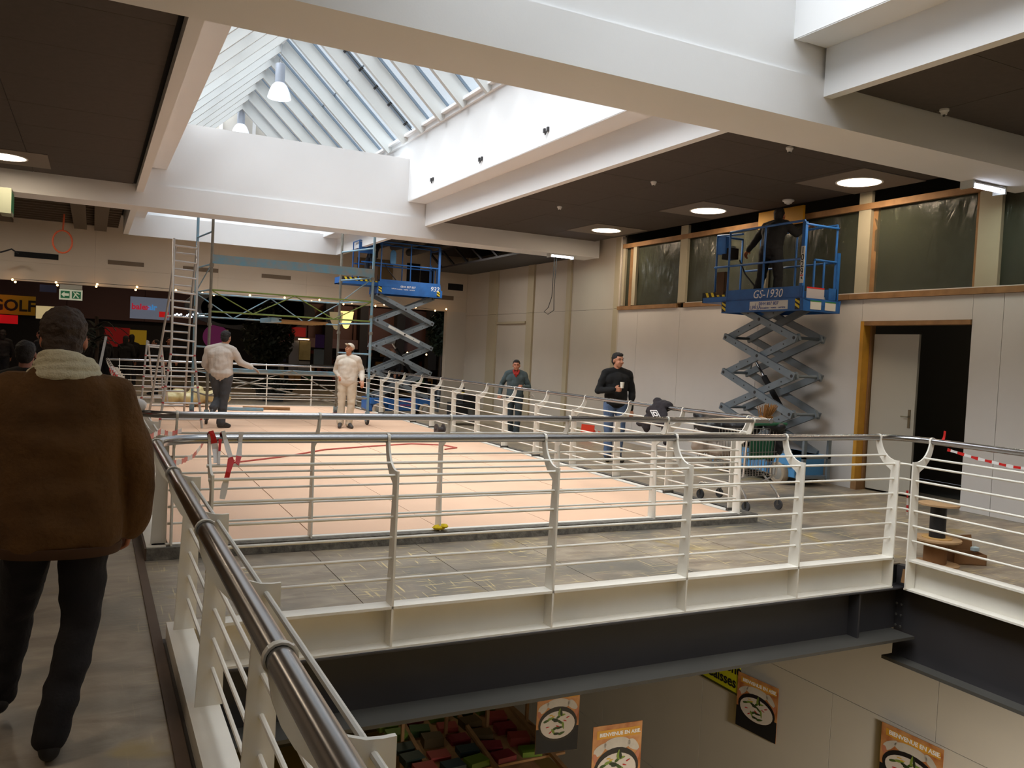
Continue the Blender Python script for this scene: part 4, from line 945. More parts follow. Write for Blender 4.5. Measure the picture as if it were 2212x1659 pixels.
o = tag(b.build('yellow_panel', mat('yellow_panel', (206, 150, 24), .6), None), 'yellow formwork board held up at the wall top behind the raised worker', 'board'); o.location = (10.08, 10.35, 4.12)

# ------------------------------------------------------------------ shopping cart with broom, bag and jacket
m_wire = mat('chrome_wire', (150, 150, 148), .35, .8); m_grn = mat('green_plastic', (20, 92, 62), .5)
ct = empty('shopping_cart', (7.28, 8.0, ZF), 'wire shopping cart with green handle full of building rubbish behind the railing', 'shopping cart', rz=R(4))
def cb(name, mb, m, par=None): return mb.build(name, m, par or ct, world=False)
w = MB(); n = 17      # basket: rear (y=-.42) wide and deep, front narrow
def bk(u, v, s):      # u along length 0 rear..1 front, v height, s side
    yy = -.42+u*.92; hw = (.29-.07*u)*(.82+.18*v); z0 = .42+.12*u; z1 = 1.0-.08*u
    return Vector((s*hw, yy, z0+(z1-z0)*v))
for s in (-1, 1):
    for k in range(n+1): w.tube([bk(k/n, 0, s), bk(k/n, 1, s)], .0045, 5)
    for v in (0, .25, .5, .75, 1): w.tube([bk(0, v, s), bk(1, v, s)], .005 if v in (0, 1) else .0035, 5)
for u in (0, 1):
    for k in range(11):
        t = k/10; w.tube([bk(u, 0, -1).lerp(bk(u, 0, 1), t), bk(u, 1, -1).lerp(bk(u, 1, 1), t)], .0045, 5)
    for v in (0, .5, 1): w.tube([bk(u, v, -1), bk(u, v, 1)], .005, 5)
for k in range(12): w.tube([bk(k/11, 0, -1), bk(k/11, 0, 1)], .0045, 5)
cb('basket', w, m_wire)
cb('handle', MB().tube([(-.30, -.50, 1.06), (.30, -.50, 1.06)], .02, 10), m_grn)
cb('handle_arm', MB().tube([(-.29, -.42, 1.0), (-.29, -.5, 1.06)], .013, 8).tube([(.29, -.42, 1.0), (.29, -.5, 1.06)], .013, 8), m_grn)
for s in (-1, 1):
    cb('frame_tube', MB().tube([(s*.25, .40, .14), (s*.24, .36, .22), (s*.25, -.2, .30), (s*.28, -.40, .42), (s*.29, -.44, .95)], .014, 8).tube([(s*.26, -.22, .40), (s*.275, -.42, .22), (s*.28, -.47, .15)], .014, 8), mat('polished_tube', (226, 226, 226), .25, .8))
    for yy, xx in ((-.47, .28), (.42, .17)):
        wh = cb('caster', MB().lathe([(.015, -.014), (.058, -.014), (.063, 0), (.058, .014), (.015, .014)], (s*xx, yy, .063), 18, axis=0), mat('grey_rubber', (70, 70, 72), .7))
        cb('caster_fork', MB().box(s*xx-.022, s*xx-.017, yy-.012, yy+.012, .055, .15).box(s*xx+.017, s*xx+.022, yy-.012, yy+.012, .055, .15).box(s*xx-.022, s*xx+.022, yy-.015, yy+.02, .135, .155), m_steel, wh)
cb('child_flap', MB().box(-.2, .2, -.41, -.395, .62, .86), m_grn)
def soft(name, blobs, m, lab, cat, vox=.015, disp=.02, ds=7, **k):
    q = MB()
    for c, r in blobs: q.ell(c, r, 12)
    o = bpy.data.objects.new(name, remesh(q, name, m, vox, 2, disp, ds)); COL.objects.link(o)
    return tag(o, lab, cat, **k)
m_blk = mat('black_bag', (20, 20, 24), .5, bump=(20, .5))
soft('rubbish_bag', [((7.1, 8.3, .85), (.22, .26, .15)), ((7.3, 7.95, .9), (.26, .26, .15)), ((7.35, 8.3, .88), (.2, .25, .12)), ((7.05, 8.45, .98), (.1, .1, .08))], m_blk, 'dark rubbish bags heaped in the shopping cart', 'bag')
soft('jacket', [((7.50, 7.60, .92), (.10, .16, .07)), ((7.60, 7.65, .75), (.06, .14, .2)), ((7.58, 7.72, .58), (.04, .1, .12)), ((7.45, 7.8, .97), (.16, .14, .06))], m_blk, 'black jacket draped over the handle end of the shopping cart', 'jacket')
soft('rubble_sack', [((6.98, 8.35, .68), (.12, .14, .2)), ((7.2, 8.2, .6), (.2, .3, .14))], mat('pale_sack', (170, 160, 150), .9), 'pale sack stuffed low in the shopping cart', 'sack')
br = empty('broom', (7.3, 7.6, .9), 'straw broom standing head up in the shopping cart', 'broom')
MB().tube([(7.0, 8.3, .62), (7.33, 7.78, .95), (7.42, 7.68, 1.02)], .013, 8).build('handle', mat('broom_wood', (170, 130, 84), .7), br)
bh = MB()
for k in range(60):
    a = random.uniform(-.13, .13); c = random.uniform(-.045, .045)
    bh.beam((7.36+a*.4, 7.62+c, 1.03), (7.38+a*.9+random.uniform(-.02, .02), 7.60+c*1.6, 1.16+random.uniform(0, .05)-abs(a)*.15), .006, .006)
bh.box(7.29, 7.45, 7.58, 7.66, 1.0, 1.05)
o = bh.build('bristles', mat('straw', (168, 118, 62), .95, nz=(30, .4)), br); o['kind'] = 'stuff'
# jacket and cap on the long right hand railing
jk = soft('dark_jacket', [((6.72, 8.83, 1.07), (.10, .20, .08)), ((6.64, 8.84, .97), (.05, .24, .12)), ((6.62, 9.02, .82), (.045, .09, .13)), ((6.63, 8.62, .80), (.045, .07, .16)), ((6.62, 8.75, .9), (.04, .2, .1)), ((6.60, 9.14, .80), (.03, .08, .03)), ((6.63, 8.6, .62), (.03, .045, .04)), ((6.70, 8.92, 1.12), (.05, .08, .05))],
     mat('dark_brown_cloth', (34, 28, 32), .9), 'dark jacket with a white double diamond mark hung over the long right railing', 'jacket', vox=.011, disp=.012, ds=9)
def diamond(w, h, t):
    b = MB(); pts = [Vector((0, -w, 0)), Vector((0, 0, h)), Vector((0, w, 0)), Vector((0, 0, -h))]
    for i in range(4): b.beam(pts[i], pts[(i+1) % 4], t, .006, up=(1, 0, 0))
    return b
for w, h, t in ((.12, .05, .010), (.06, .022, .014)):
    d = diamond(w, h, t); d.xf(Matrix.Translation((6.574, 8.78, .965)) @ Matrix.Rotation(R(18), 4, 'X') @ Matrix.Rotation(R(6), 4, 'Y')); d.build('diamond_mark', inkw, jk)

# ------------------------------------------------------------------ cable drums, cartons, cone
m_dw = mat('drum_board', (186, 150, 108), .8, nz=(8, .25)); m_card = mat('cardboard', (136, 96, 58), .9, nz=(4, .15))
dr = empty('cable_drum', (7.02, 5.0, .13), 'wooden cable drum with a black core standing on a second drum', 'cable drum')
MB().lathe([(0, .13), (.215, .13), (.215, .145), (0, .145)], (7.02, 5.0, 0), 28).build('lower_flange', m_dw, dr)
MB().lathe([(0, .45), (.175, .45), (.175, .465), (0, .465)], (7.03, 5.0, 0), 28).build('upper_flange', m_dw, dr)
MB().lathe([(.07, .15), (.07, .45)], (7.03, 5.0, 0), 22).build('core', mat('black_cable', (26, 26, 30), .5, nz=(60, .3)), dr)
MB().lathe([(0, .145), (.13, .145), (.13, .152), (0, .152)], (7.03, 5.0, 0), 24).build('paper_disc', mat('kraft_disc', (190, 150, 90), .9), dr)
d2 = empty('cable_drum', (7.0, 5.0, ZF), 'squat brown cable drum under the black cored drum', 'cable drum')
MB().lathe([(0, ZF), (.2, ZF), (.2, ZF+.015), (0, ZF+.015)], (7.02, 4.99, 0), 28).build('base_flange', m_dw, d2)
MB().lathe([(.1, ZF+.015), (.1, .115)], (7.02, 5.0, 0), 20).build('core', m_card, d2)
MB().lathe([(0, .112), (.19, .112), (.19, .13), (0, .13)], (7.02, 5.0, 0), 28).build('top_flange', m_dw, d2)
bx = empty('cardboard_box', (7.38, 4.95, ZF), 'open brown cardboard box lying beside the cable drums', 'cardboard box', rz=R(-28))
MB().box(-.15, .15, -.1, .1, 0, .01).box(-.15, .15, -.1, -.095, 0, .1).box(-.15, .15, .095, .1, 0, .1).box(-.15, -.145, -.1, .1, 0, .1).box(.145, .15, -.1, .1, 0, .1).build('tray', m_card, bx, world=False)
MB().beam((-.15, .1, .1), (-.15, .17, .24), .004, .2).build('flap', m_card, bx, world=False)
fl = MB().prism([(-.15, .1), (.12, .1), (.10, .25), (-.14, .23)], .10, .104, 'XZ').build('flap', m_card, bx, world=False)
MB().ell((.1, .02, .13), (.05, .04, .03), 6).build('plastic_wrap', mat('clear_wrap', (170, 184, 186), .2), bx, world=False)
cn = empty('traffic_cone', (9.75, 15.2, .06), 'orange traffic cone with a white band lying on its side by the wall corner', 'traffic cone')
M4 = Matrix.Translation((9.72, 15.1, .03)) @ Matrix.Rotation(R(20), 4, 'Z') @ Matrix.Rotation(R(97), 4, 'Y')
for nm, pr, m_ in (('cone_body', [(.13, -.25), (.045, .25), (.0, .25)], mat('cone_orange', (226, 62, 30), .5)), ('white_band', [(.107, -.10), (.082, .04)], mat('tape_white', (225, 222, 220), .4)), ):
    b = MB().lathe(pr, (0, 0, 0), 20); b.xf(M4); b.build(nm, m_, cn)
b = MB().box(-.17, .17, -.17, .17, -.27, -.25); b.xf(M4); b.build('base_plate', mat('cone_orange', (226, 62, 30), .5), cn)
# reel on the floor behind the second railing
tag(MB().lathe([(.02, -.08), (.11, -.08), (.11, -.06), (.05, -.06), (.05, .06), (.11, .06), (.11, .08), (.02, .08)], P(950, 928, 1, 14.6), 18, axis=0).build('cable_reel', mat('dark_reel', (56, 50, 50), .7), None), 'small dark cable reel at the foot of the long right railing', 'cable reel')
q = P(1000, 892, 1, 18.4); tr = empty('tool_trolley', (q.x, q.y, ZF), 'low black machine on a trolley behind the long right railing', 'trolley')
MB().box(q.x-.3, q.x+.3, q.y-.3, q.y+.3, ZF+.12, .42).box(q.x-.1, q.x+.25, q.y-.2, q.y+.2, .42, .62).build('body', m_black, tr)
MB().lathe([(.0, 0), (.12, 0), (.12, .3), (0, .3)], (q.x+.1, q.y-.34, ZF+.1), 14).build('canister', m_flange, tr)
hp = empty('hazard_post', (7.9, 18.8, ZF), 'yellow and black striped bollard by the far lift', 'bollard')
for k in range(7): MB().lathe([(.0, ZF+k*.12), (.04, ZF+k*.12), (.04, ZF+(k+1)*.12), (0, ZF+(k+1)*.12)], (8.55, 19.6, 0), 12).build('stripe', m_haz if k % 2 else ink, hp)

# ------------------------------------------------------------------ lamps
WARM = (1, .80, .58)
def downlight(x, y, lab, pw=24):
    r = empty('downlight', (x, y, 4.3), lab, 'downlight')
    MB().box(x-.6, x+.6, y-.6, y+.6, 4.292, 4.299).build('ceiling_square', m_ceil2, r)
    MB().lathe([(.29, 4.285), (.315, 4.285), (.315, 4.30), (.29, 4.30)], (x, y, 0), 32).build('ring', m_white, r)
    MB().lathe([(0, 4.288), (.29, 4.288)], (x, y, 0), 32).build('diffuser', mat('lamp_glow', (255, 236, 214), .5, emit=((255, 228, 196), 9)), r)
    l = bpy.data.lights.new('downlight_lamp', 'AREA'); l.shape = 'DISK'; l.size = .55; l.energy = pw; l.color = WARM
    o = bpy.data.objects.new('downlight_lamp', l); COL.objects.link(o); o.parent = r; o.location = (0, 0, -.03)
downlight(9.50, 8.3, 'large round downlight nearest the viewer in the right hand dark ceiling')
downlight(9.42, 11.4, 'middle of the three round downlights in the right hand dark ceiling')
downlight(9.36, 14.5, 'farthest round downlight, near the wall corner')
downlight(-1.28, 15.0, 'round downlight at the left edge in the dark ceiling')
# (further lamps of the same kind outside the frame, in the bays overhead)
for x, y in ((-2.6, 10.5), (-2.6, 3.0), (9.4, 3.5)): area('unseen_overhead_light', (x, y, 4.2), (0, 0, 0), .55, .55, 34, WARM)
for x, y, w_ in ((8.0, 19.6, 42), (-2.2, 20, 120)): area('unseen_overhead_light', (x, y, 4.28), (0, 0, 0), .55, .55, w_, (1, .93, .84))  # added fill in the far bays, brightens the fascia and beige wall
def tube_lamp(p, lab, rz):
    r = empty('tube_lamp', p, lab, 'tube lamp', rz=rz)
    b = lambda n, mb, m: mb.build(n, m, r, world=False)
    b('housing', MB().box(-.3, .3, -.07, .07, -.03, 0), m_white)
    b('tube', MB().tube([(-.26, -.03, -.06), (.26, -.03, -.06)], .016, 10), mat('tube_glow', (240, 245, 255), .5, emit=((236, 240, 255), 14)))
    for s_ in (-.305, .305): b('end_cap', MB().box(s_-.015, s_+.015, -.08, .08, -.09, 0), mat('clear_cap', (190, 196, 196), .3))
    b('reflector', MB().prism([(-.08, -.01), (0, -.05), (.08, -.01)], -.28, .28, 'YZ'), m_steel)
    l = bpy.data.lights.new('tube_light', 'AREA'); l.shape = 'RECTANGLE'; l.size = .5; l.size_y = .05; l.energy = 7; l.color = (.9, 1, .86)
    o = bpy.data.objects.new('tube_light', l); COL.objects.link(o); o.parent = r; o.location = (0, 0, -.09)
tube_lamp((9.42, 6.4, 3.95), 'small lit tube lamp under the near white beam by the timber wall', R(0))
tube_lamp((9.35, 16.3, 3.95), 'small lit tube lamp under the far white beam above the beige wall', R(0))
# dangling cable loops below the far tube lamp
tag(MB().tube([(9.3, 16.5, 3.9), (9.28, 16.5, 3.0), (9.2, 16.5, 2.75), (9.1, 16.5, 2.65), (9.2, 16.5, 2.6), (9.35, 16.5, 2.7), (9.33, 16.5, 3.2), (9.36, 16.5, 3.9)], .008, 6).build('cable', ink, None), 'black cable hanging in a loop from the far white beam', 'cable')
def pendant(x, y, z, lab):
    r = empty('pendant_lamp', (x, y, z), lab, 'pendant lamp')
    b = lambda n, mb, m: mb.build(n, m, r, world=False)
    b('cable', MB().tube([(0, 0, .5), (.02, 0, .9), (0, 0, RZ-.2-z)], .006, 6).tube([(-.04, 0, .5), (0, 0, .68)], .004, 5).tube([(.04, 0, .5), (0, 0, .68)], .004, 5), m_steel)
    b('housing', MB().lathe([(.0, .5), (.09, .5), (.10, .49), (.10, .14), (.085, .1), (0, .1)], (0, 0, 0), 24), mat('pendant_grey', (176, 182, 194), .35, .3))
    b('glass_shade', MB().lathe([(.10, .1), (.15, .05), (.2, -.05), (.235, -.17), (.245, -.22), (.239, -.22), (.229, -.17), (.194, -.05), (.144, .05), (.095, .1)], (0, 0, 0), 28), mat('prismatic_glass', (240, 244, 255), .25, emit=((240, 244, 255), .25)))
    b('bulb', MB().lathe([(0, .06), (.03, .04), (.05, -.05), (.04, -.13), (0, -.15)], (0, 0, 0), 16), mat('pendant_glow', (255, 250, 244), .5, emit=((255, 250, 240), 6)))
pl = P(604, 190, 0, 3.38); pendant(3.38, pl.y*1.0, pl.z, 'bell shaped pendant lamp nearest, hanging under the glass roof')
pl = P(520, 281, 0, 3.38); pendant(3.38, pl.y, pl.z+.05, 'farther pendant lamp half hidden behind the white upstand')
for i, (px, py) in enumerate(((1182, 281), (1040, 344), (935, 388))):
    q = P(px, py, 0, 5.66); r = empty('pipe_clip', q, ('small dark clip high on the bright shaft wall, nearest of three', 'small dark clip high on the bright shaft wall, middle of three', 'small dark clip high on the bright shaft wall, farthest of three')[i], 'clip')
    MB().box(q.x-.03, q.x, q.y-.07, q.y-.03, q.z-.03, q.z+.03).box(q.x-.03, q.x, q.y+.03, q.y+.07, q.z-.03, q.z+.03).build('bracket', m_dark, r)
    MB().tube([(q.x-.02, q.y-.03, q.z-.02), (q.x-.03, q.y, q.z-.07)], .01, 6).build('hook', m_dark, r)
for px, py, z, lab, big in ((1703, 432, 4.3, 'white smoke detector on the right hand dark ceiling beside the downlights', 1), (1412, 392, 4.3, 'tiny sprinkler in the middle of the right hand dark ceiling', 0), (1209, 446, 4.3, 'tiny sprinkler at the far end of the right hand dark ceiling', 0), (2040, 236, 4.3, 'small white sprinkler in the nearest dark ceiling at the upper right', 0), (1706, 318, 4.3, 'tiny sprinkler tucked behind the near white beam', 0)):
    q = P(px, py, 2, z); nm = 'smoke_detector' if big else 'sprinkler'
    r = empty(nm, q, lab, 'smoke detector' if big else 'sprinkler')
    R1 = .09 if big else .045
    MB().lathe([(0, -.055), (R1*.6, -.055), (R1*.75, -.03), (R1, -.02), (R1, 0), (0, 0)], q, 18).build('base', m_white, r)
    MB().lathe([(0, -.075), (R1*.3, -.07), (R1*.3, -.05), (0, -.05)], q, 10).build('sensor', m_white if big else m_flange, r)

# ------------------------------------------------------------------ signs near the beams
m_green = mat('sign_green', (20, 104, 62), .5, emit=((20, 104, 62), .12)); m_lit = mat('sign_lit', (216, 222, 196), .5, emit=((236, 240, 214), .12))
e = P(20, 440, 1, 15.9)
r = empty('exit_sign', e, 'wedge shaped exit sign hanging under the far beam at the left edge', 'exit sign')
MB().box(e.x-.11, e.x+.05, e.y-.3, e.y+.2, e.z-.19, e.z+.21).build('box', mat('sign_box_pale', (150, 158, 138), .6), r)
MB().box(e.x+.05, e.x+.055, e.y-.28, e.y+.18, e.z-.14, e.z+.16).build('face', m_green, r)
e = P(153, 637, 1, 23.72); r0 = e
r = empty('exit_sign', e, 'lit double exit sign with a white arrow and a running figure, hanging above the walkway', 'exit sign')
MB().box(e.x-.26, e.x+.26, e.y-.04, e.y+.04, e.z-.13, e.z+.13).build('box', m_lit, r)
MB().box(e.x-.25, e.x+.25, e.y-.05, e.y+.2, e.z+.14, e.z+.25).box(e.x-.05, e.x+.05, e.y-.02, e.y+.02, e.z+.12, e.z+.15).build('mount', mat('mount_pale', (170, 166, 150), .6), r)
for s in (-1, 1): MB().box(e.x+s*.125-.1, e.x+s*.125+.1, e.y-.046, e.y-.04, e.z-.09, e.z+.09).build('panel', m_green, r)
yy = e.y-.052
MB().prism([(-.215, 0), (-.14, .07), (-.14, .03), (-.04, .03), (-.04, -.03), (-.14, -.03), (-.14, -.07)], yy, yy+.004, 'XZ', (e.x, 0, e.z)).build('arrow', m_lit, r)
rn = MB().prism([(.05, .07), (.06, .085), (.19, -.07), (.16, -.075)], yy, yy+.004, 'XZ', (e.x, 0, e.z)).prism([(.05, -.07), (.075, -.07), (.13, .03), (.10, .04)], yy, yy+.004, 'XZ', (e.x, 0, e.z)).prism([(.1, .05), (.13, .075), (.2, .03), (.19, .015)], yy, yy+.004, 'XZ', (e.x, 0, e.z))
rn.build('running_figure', m_lit, r)
q = P(135, 522, 1, 22)
tag(MB().tube([(q.x+.2*cos(2*pi*k/20), q.y, q.z+.26*sin(2*pi*k/20)) for k in range(21)], .02, 8).tube([(q.x, q.y, q.z+.26), (q.x+.02, q.y, 4.40)], .02, 8).build('orange_conduit', mat('orange_conduit', (206, 92, 50), .6), None), 'orange conduit hanging in a ring below the open slatted ceiling', 'conduit')
tag(MB().tube([P(0, 545, 1, 22.8), P(12, 542, 1, 22.8), P(25, 538, 1, 22.8), P(40, 548, 1, 22.8)], .02, 6).build('loose_cable', ink, None), 'loose black cable hanging on the cream fascia at the left', 'cable')

# ------------------------------------------------------------------ the gallery beyond: dim shops, plants, banners
YB = 40
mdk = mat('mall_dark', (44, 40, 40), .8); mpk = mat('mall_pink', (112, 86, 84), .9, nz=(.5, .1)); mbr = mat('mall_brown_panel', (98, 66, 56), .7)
bw = empty('wall_far', (3, YB, ZF), kind='structure')
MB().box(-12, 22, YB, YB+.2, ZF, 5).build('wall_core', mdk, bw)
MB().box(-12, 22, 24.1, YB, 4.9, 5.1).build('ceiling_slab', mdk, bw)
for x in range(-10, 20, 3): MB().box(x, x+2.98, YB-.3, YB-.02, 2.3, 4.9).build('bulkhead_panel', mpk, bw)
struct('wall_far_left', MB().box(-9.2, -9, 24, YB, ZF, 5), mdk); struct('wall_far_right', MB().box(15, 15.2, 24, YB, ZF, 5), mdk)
def W(px, py, y): return P(px, py, 1, y)
def flat(name, px0, py0, px1, py1, y, m, lab, cat, th=.06, parent=None):
    a = W(px0, py0, y); b_ = W(px1, py1, y)
    mb = MB().box(min(a.x, b_.x), max(a.x, b_.x), y, y+th, min(a.z, b_.z), max(a.z, b_.z))
    if parent is not None: return mb.build(name, m, parent)
    r = empty(name, (a+b_)/2, lab, cat); mb.build('panel', m, r); return r
s = flat('shop_sign', 282, 640, 366, 692, 34, mat('sign_pale_boosted', (124, 132, 150), .8, emit=((124, 132, 150), .35)), 'pale shop sign reading balexair in red and blue letters', 'sign')  # sign and letters get added emission to show up in the dim gallery
a = W(284, 667, 33.98); text('lettering', 'balex', .30, a, (1, 0, 0), (0, 0, 1), mat('red_letter', (190, 40, 60), .7, emit=((190, 40, 60), .5)), s, bold=.01)
a = W(319, 669, 33.98); text('lettering', 'air', .30, a, (1, 0, 0), (0, 0, 1), mat('blue_letter', (70, 140, 200), .7, emit=((70, 140, 200), .6)), s, bold=.01)
s = flat('shop_sign', -60, 632, 76, 682, 28, mat('sign_yellow', (170, 130, 20), .7, emit=((170, 130, 20), .06)), 'yellow shop sign with black serif letters at the left edge', 'sign')
a = W(-22, 668, 27.98); text('lettering', 'GOLF', .45, a, (1, 0, 0), (0, 0, 1), ink, s, bold=.012)
s = flat('lit_sign', -60, 676, 38, 700, 27.6, mat('sign_red', (140, 12, 16), .6, emit=((190, 10, 20), .5)), 'red lit sign under the yellow one at the left edge', 'sign')
for k in range(3): MB().box(-3.6+k*.45, -3.3+k*.45, 27.55, 27.6, 2.05, 2.15).build('light_strip', mat('strip_glow', (255, 70, 80), .5, emit=((255, 80, 90), 5)), s)
flat('blue_sign', 86, 614, 122, 632, 30, mat('sign_blue', (34, 44, 84), .7), 'small dark blue sign hanging near the exit sign', 'sign')
flat('display_case', 78, 660, 118, 690, 30, mat('lit_display', (200, 190, 150), .7, emit=((220, 200, 150), .35)), 'pale lit display above the head of the man in brown', 'display')
flat('lit_shop', 226, 706, 280, 750, 33, mat('shop_red', (120, 20, 22), .7, emit=((150, 20, 20), .18)), 'red shop front glowing in the distance left of the tall ladder', 'shop front')
flat('lit_shop', 280, 712, 316, 745, 33, mat('shop_yellow', (150, 124, 30), .7, emit=((180, 140, 30), .2)), 'yellow shop front glowing beside the red one', 'shop front')
flat('poster_board', 452, 710, 492, 750, 32, mat('poster_cream', (168, 140, 100), .7, emit=((168, 140, 100), .12)), 'cream and magenta poster behind the painter by the ladder', 'poster')
pb = W(466, 728, 31.9); tag(MB().lathe([(0, -.02), (.45, -.02), (.45, 0), (0, 0)], pb, 24, axis=1).build('magenta_disc', mat('magenta', (150, 60, 120), .7, emit=((150, 60, 120), .12)), None), 'round magenta emblem on the cream poster', 'emblem')
# big dark cloud shaped hanging sign
q = MB()
for px, w_, h_ in ((545, 2.2, .75), (590, 1.1, .85), (500, 1.0, .55)): q.lathe([(0, 0), (1, 0), (1, .3), (0, .3)], (0, 0, 0), 28, axis=1); n0 = len(q.v)-4*28; c = W(px, 668, 30); q.v[n0:] = [(x*w_+c.x, y+c.y, z*h_+c.z) for x, y, z in q.v[n0:]]
tag(q.build('cloud_sign', mat('charcoal_sign', (38, 38, 42), .6), None), 'large charcoal cloud shaped sign hanging in the gallery behind the scaffold', 'sign')
flat('pale_sign', 470, 640, 520, 665, 31, mat('sign_pale', (124, 132, 150), .8), 'pale panel beside the charcoal cloud sign', 'panel')
s = flat('small_sign', 344, 673, 364, 686, 30, mat('sign_red', (140, 12, 16), .6, emit=((190, 10, 20), .5)), 'small red square sign left of the tall ladder rungs', 'sign')
st_ = empty('letter_dots', W(405, 680, 30), 'row of white glowing dots standing for an illegible lit sign behind the ladder', 'lights')  # glowing dots stand in for illegible illuminated letters
for k in range(16): c = W(378+k*4.4, 681+random.uniform(-4, 4), 29.9); MB().ell(c, .035, 6).build('bulb', mat('cool_glow', (230, 240, 255), .5, emit=((220, 235, 255), 3)), st_)
# kiosk right of the plant: red menu, counter light, banner
flat('menu_board', 626, 706, 660, 728, 30, mat('shop_red2', (150, 24, 24), .6, emit=((170, 20, 20), .12)), 'red menu board of the small kiosk behind the scaffold', 'menu board')
flat('kiosk_light', 645, 731, 668, 735, 29.5, mat('strip_warm', (255, 214, 150), .5, emit=((255, 214, 150), 4)), 'thin warm light strip over the kiosk counter', 'light strip')
flat('kiosk_window', 646, 736, 670, 778, 29.6, mat('kiosk_goods', (96, 84, 60), .6, nz=(3, .7), emit=((120, 96, 50), .2)), 'dimly lit kiosk window full of goods', 'window')
flat('kiosk_pillar', 626, 735, 645, 800, 29.6, mat('kiosk_grey', (120, 118, 124), .6), 'grey kiosk side panel behind the scaffold', 'panel')
flat('white_poster', 646, 780, 669, 800, 29.5, mat('poster_pale', (130, 128, 128), .8), 'pale poster below the kiosk window', 'poster')
flat('purple_banner', 682, 722, 700, 752, 29, mat('banner_purple', (60, 30, 92), .8), 'purple upper half of the standing banner behind the scaffold', 'banner')
flat('grey_banner', 679, 754, 699, 790, 29, mat('banner_grey', (96, 104, 106), .8), 'grey green lower half of the standing banner behind the scaffold', 'banner')
for i, (px, py, c, lab) in enumerate(((748, 690, (255, 214, 130), 'brighter conical lamp shade glowing behind the scaffold'), (727, 692, (190, 170, 130), 'dimmer conical lamp shade left of the glowing one'))):
    c_ = W(px, py, 29); tag(MB().lathe([(.03, .22), (.26, .28), (.22, 0), (.08, -.3), (0, -.34)], c_, 14).build('lamp_shade', mat('shade_%d' % i, c, .6, emit=(c, 1.6 if i == 0 else .35)), None), lab, 'lamp shade')
for i, x in enumerate((705, 780, 860, 930)):
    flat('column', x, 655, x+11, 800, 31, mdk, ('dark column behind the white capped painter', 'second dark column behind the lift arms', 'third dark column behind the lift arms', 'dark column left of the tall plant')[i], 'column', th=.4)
for k in range(5): MB().box(5.5+k*1.75, 7.2+k*1.75, 31.5, 31.6, 1.9, 3.2).build('storefront_panel', mbr, bw)
MB().box(5.4, 14, 31.2, 31.5, 1.55, 1.9).build('storefront_lintel', mpk, bw)
sh = empty('shop_interior', (8, 32.5, ZF), 'dim shop interior with coloured goods behind the far lift', 'shop')
for k in range(60):
    x = random.uniform(5.8, 13); z = random.choice((.25, .6, .95, 1.3)); c = random.choice(((120, 60, 30), (40, 90, 40), (140, 120, 80), (110, 40, 34), (60, 60, 80), (160, 110, 50)))
    MB().box(x, x+random.uniform(.1, .3), 32.0, 32.15, z, z+random.uniform(.12, .28)).build('goods', mat('goods_%d_%d_%d' % c, c, .7), sh)
for z in (.2, .55, .9, 1.25): MB().box(5.6, 13.2, 31.95, 32.3, z-.03, z).build('shelf', mdk, sh)
# plants
mleaf = mat('dark_leaf', (30, 40, 26), .6, nz=(4, .5)); mleaf2 = mat('mid_leaf', (46, 60, 42), .6, nz=(4, .4)); mtrunk = mat('trunk', (60, 48, 38), .9)
def plant(px, py_top, py_bot, y, wpx, lab, m, n=420, palm=False):
    t = W(px, py_top, y); b_ = W(px, py_bot, y); H = t.z-b_.z; wd = wpx/F_*y*.95
    r = empty('potted_tree', (b_.x, y, ZF), lab, 'plant')
    MB().lathe([(.0, ZF), (.3, ZF), (.38, ZF+.5), (.34, ZF+.5), (0, ZF+.45)], (b_.x, y, 0), 18).build('pot', mat('grey_pot', (70, 72, 78), .7), r)
    MB().tube([(b_.x, y, ZF+.45), (b_.x+.05, y, b_.z+H*.5), (b_.x, y, t.z-.2)], .05, 7).build('trunk', mtrunk, r)
    f = MB(); rnd = random.Random(px)
    if palm:
        for k in range(26):
            a = rnd.uniform(0, 2*pi); L = wd*rnd.uniform(.6, 1.1); z0 = t.z-.5-rnd.random()*H*.35; pv = None
            for i in range(6):
                u = i/5; p = Vector((b_.x+cos(a)*L*u, y+sin(a)*L*u*.8, z0+.5*sin(u*2.6)*L*.6-.25*u))
                if pv: f.beam(pv, p, .12*(1.1-u), .02)
                pv = p
    else:
        for k in range(n):
            a = rnd.uniform(0, 2*pi); u = rnd.random(); zz = b_.z+H*u; rr = wd*.5*sqrt(max(.05, sin(min(1, u*1.05)*pi)))*sqrt(rnd.random())*1.1
            p = Vector((b_.x+cos(a)*rr, y+sin(a)*rr, zz)); d = Vector((rnd.uniform(-1, 1), rnd.uniform(-1, 1), rnd.uniform(-1, .3))).normalized()*.11
            sd = d.cross(Vector((rnd.random(), rnd.random(), 1))).normalized()*.045
            f.add([p-d, p+sd, p+d, p-sd], [(0, 1, 2, 3)])
    o = f.build('foliage', m, r); o['kind'] = 'stuff'
plant(577, 655, 790, 27.5, 105, 'broad dark leafy tree in a pot behind the scaffold', mleaf, 2600)
plant(205, 668, 800, 26.5, 70, 'dark palm like plant left of the tall ladder', mleaf, palm=True)
plant(950, 665, 765, 26.0, 60, 'tall green tree seen through the gap right of the far lift', mleaf2, 1500)
plant(590, 815, 850, 25.5, 90, 'low bushy planter just beyond the far railing', mleaf, 700)
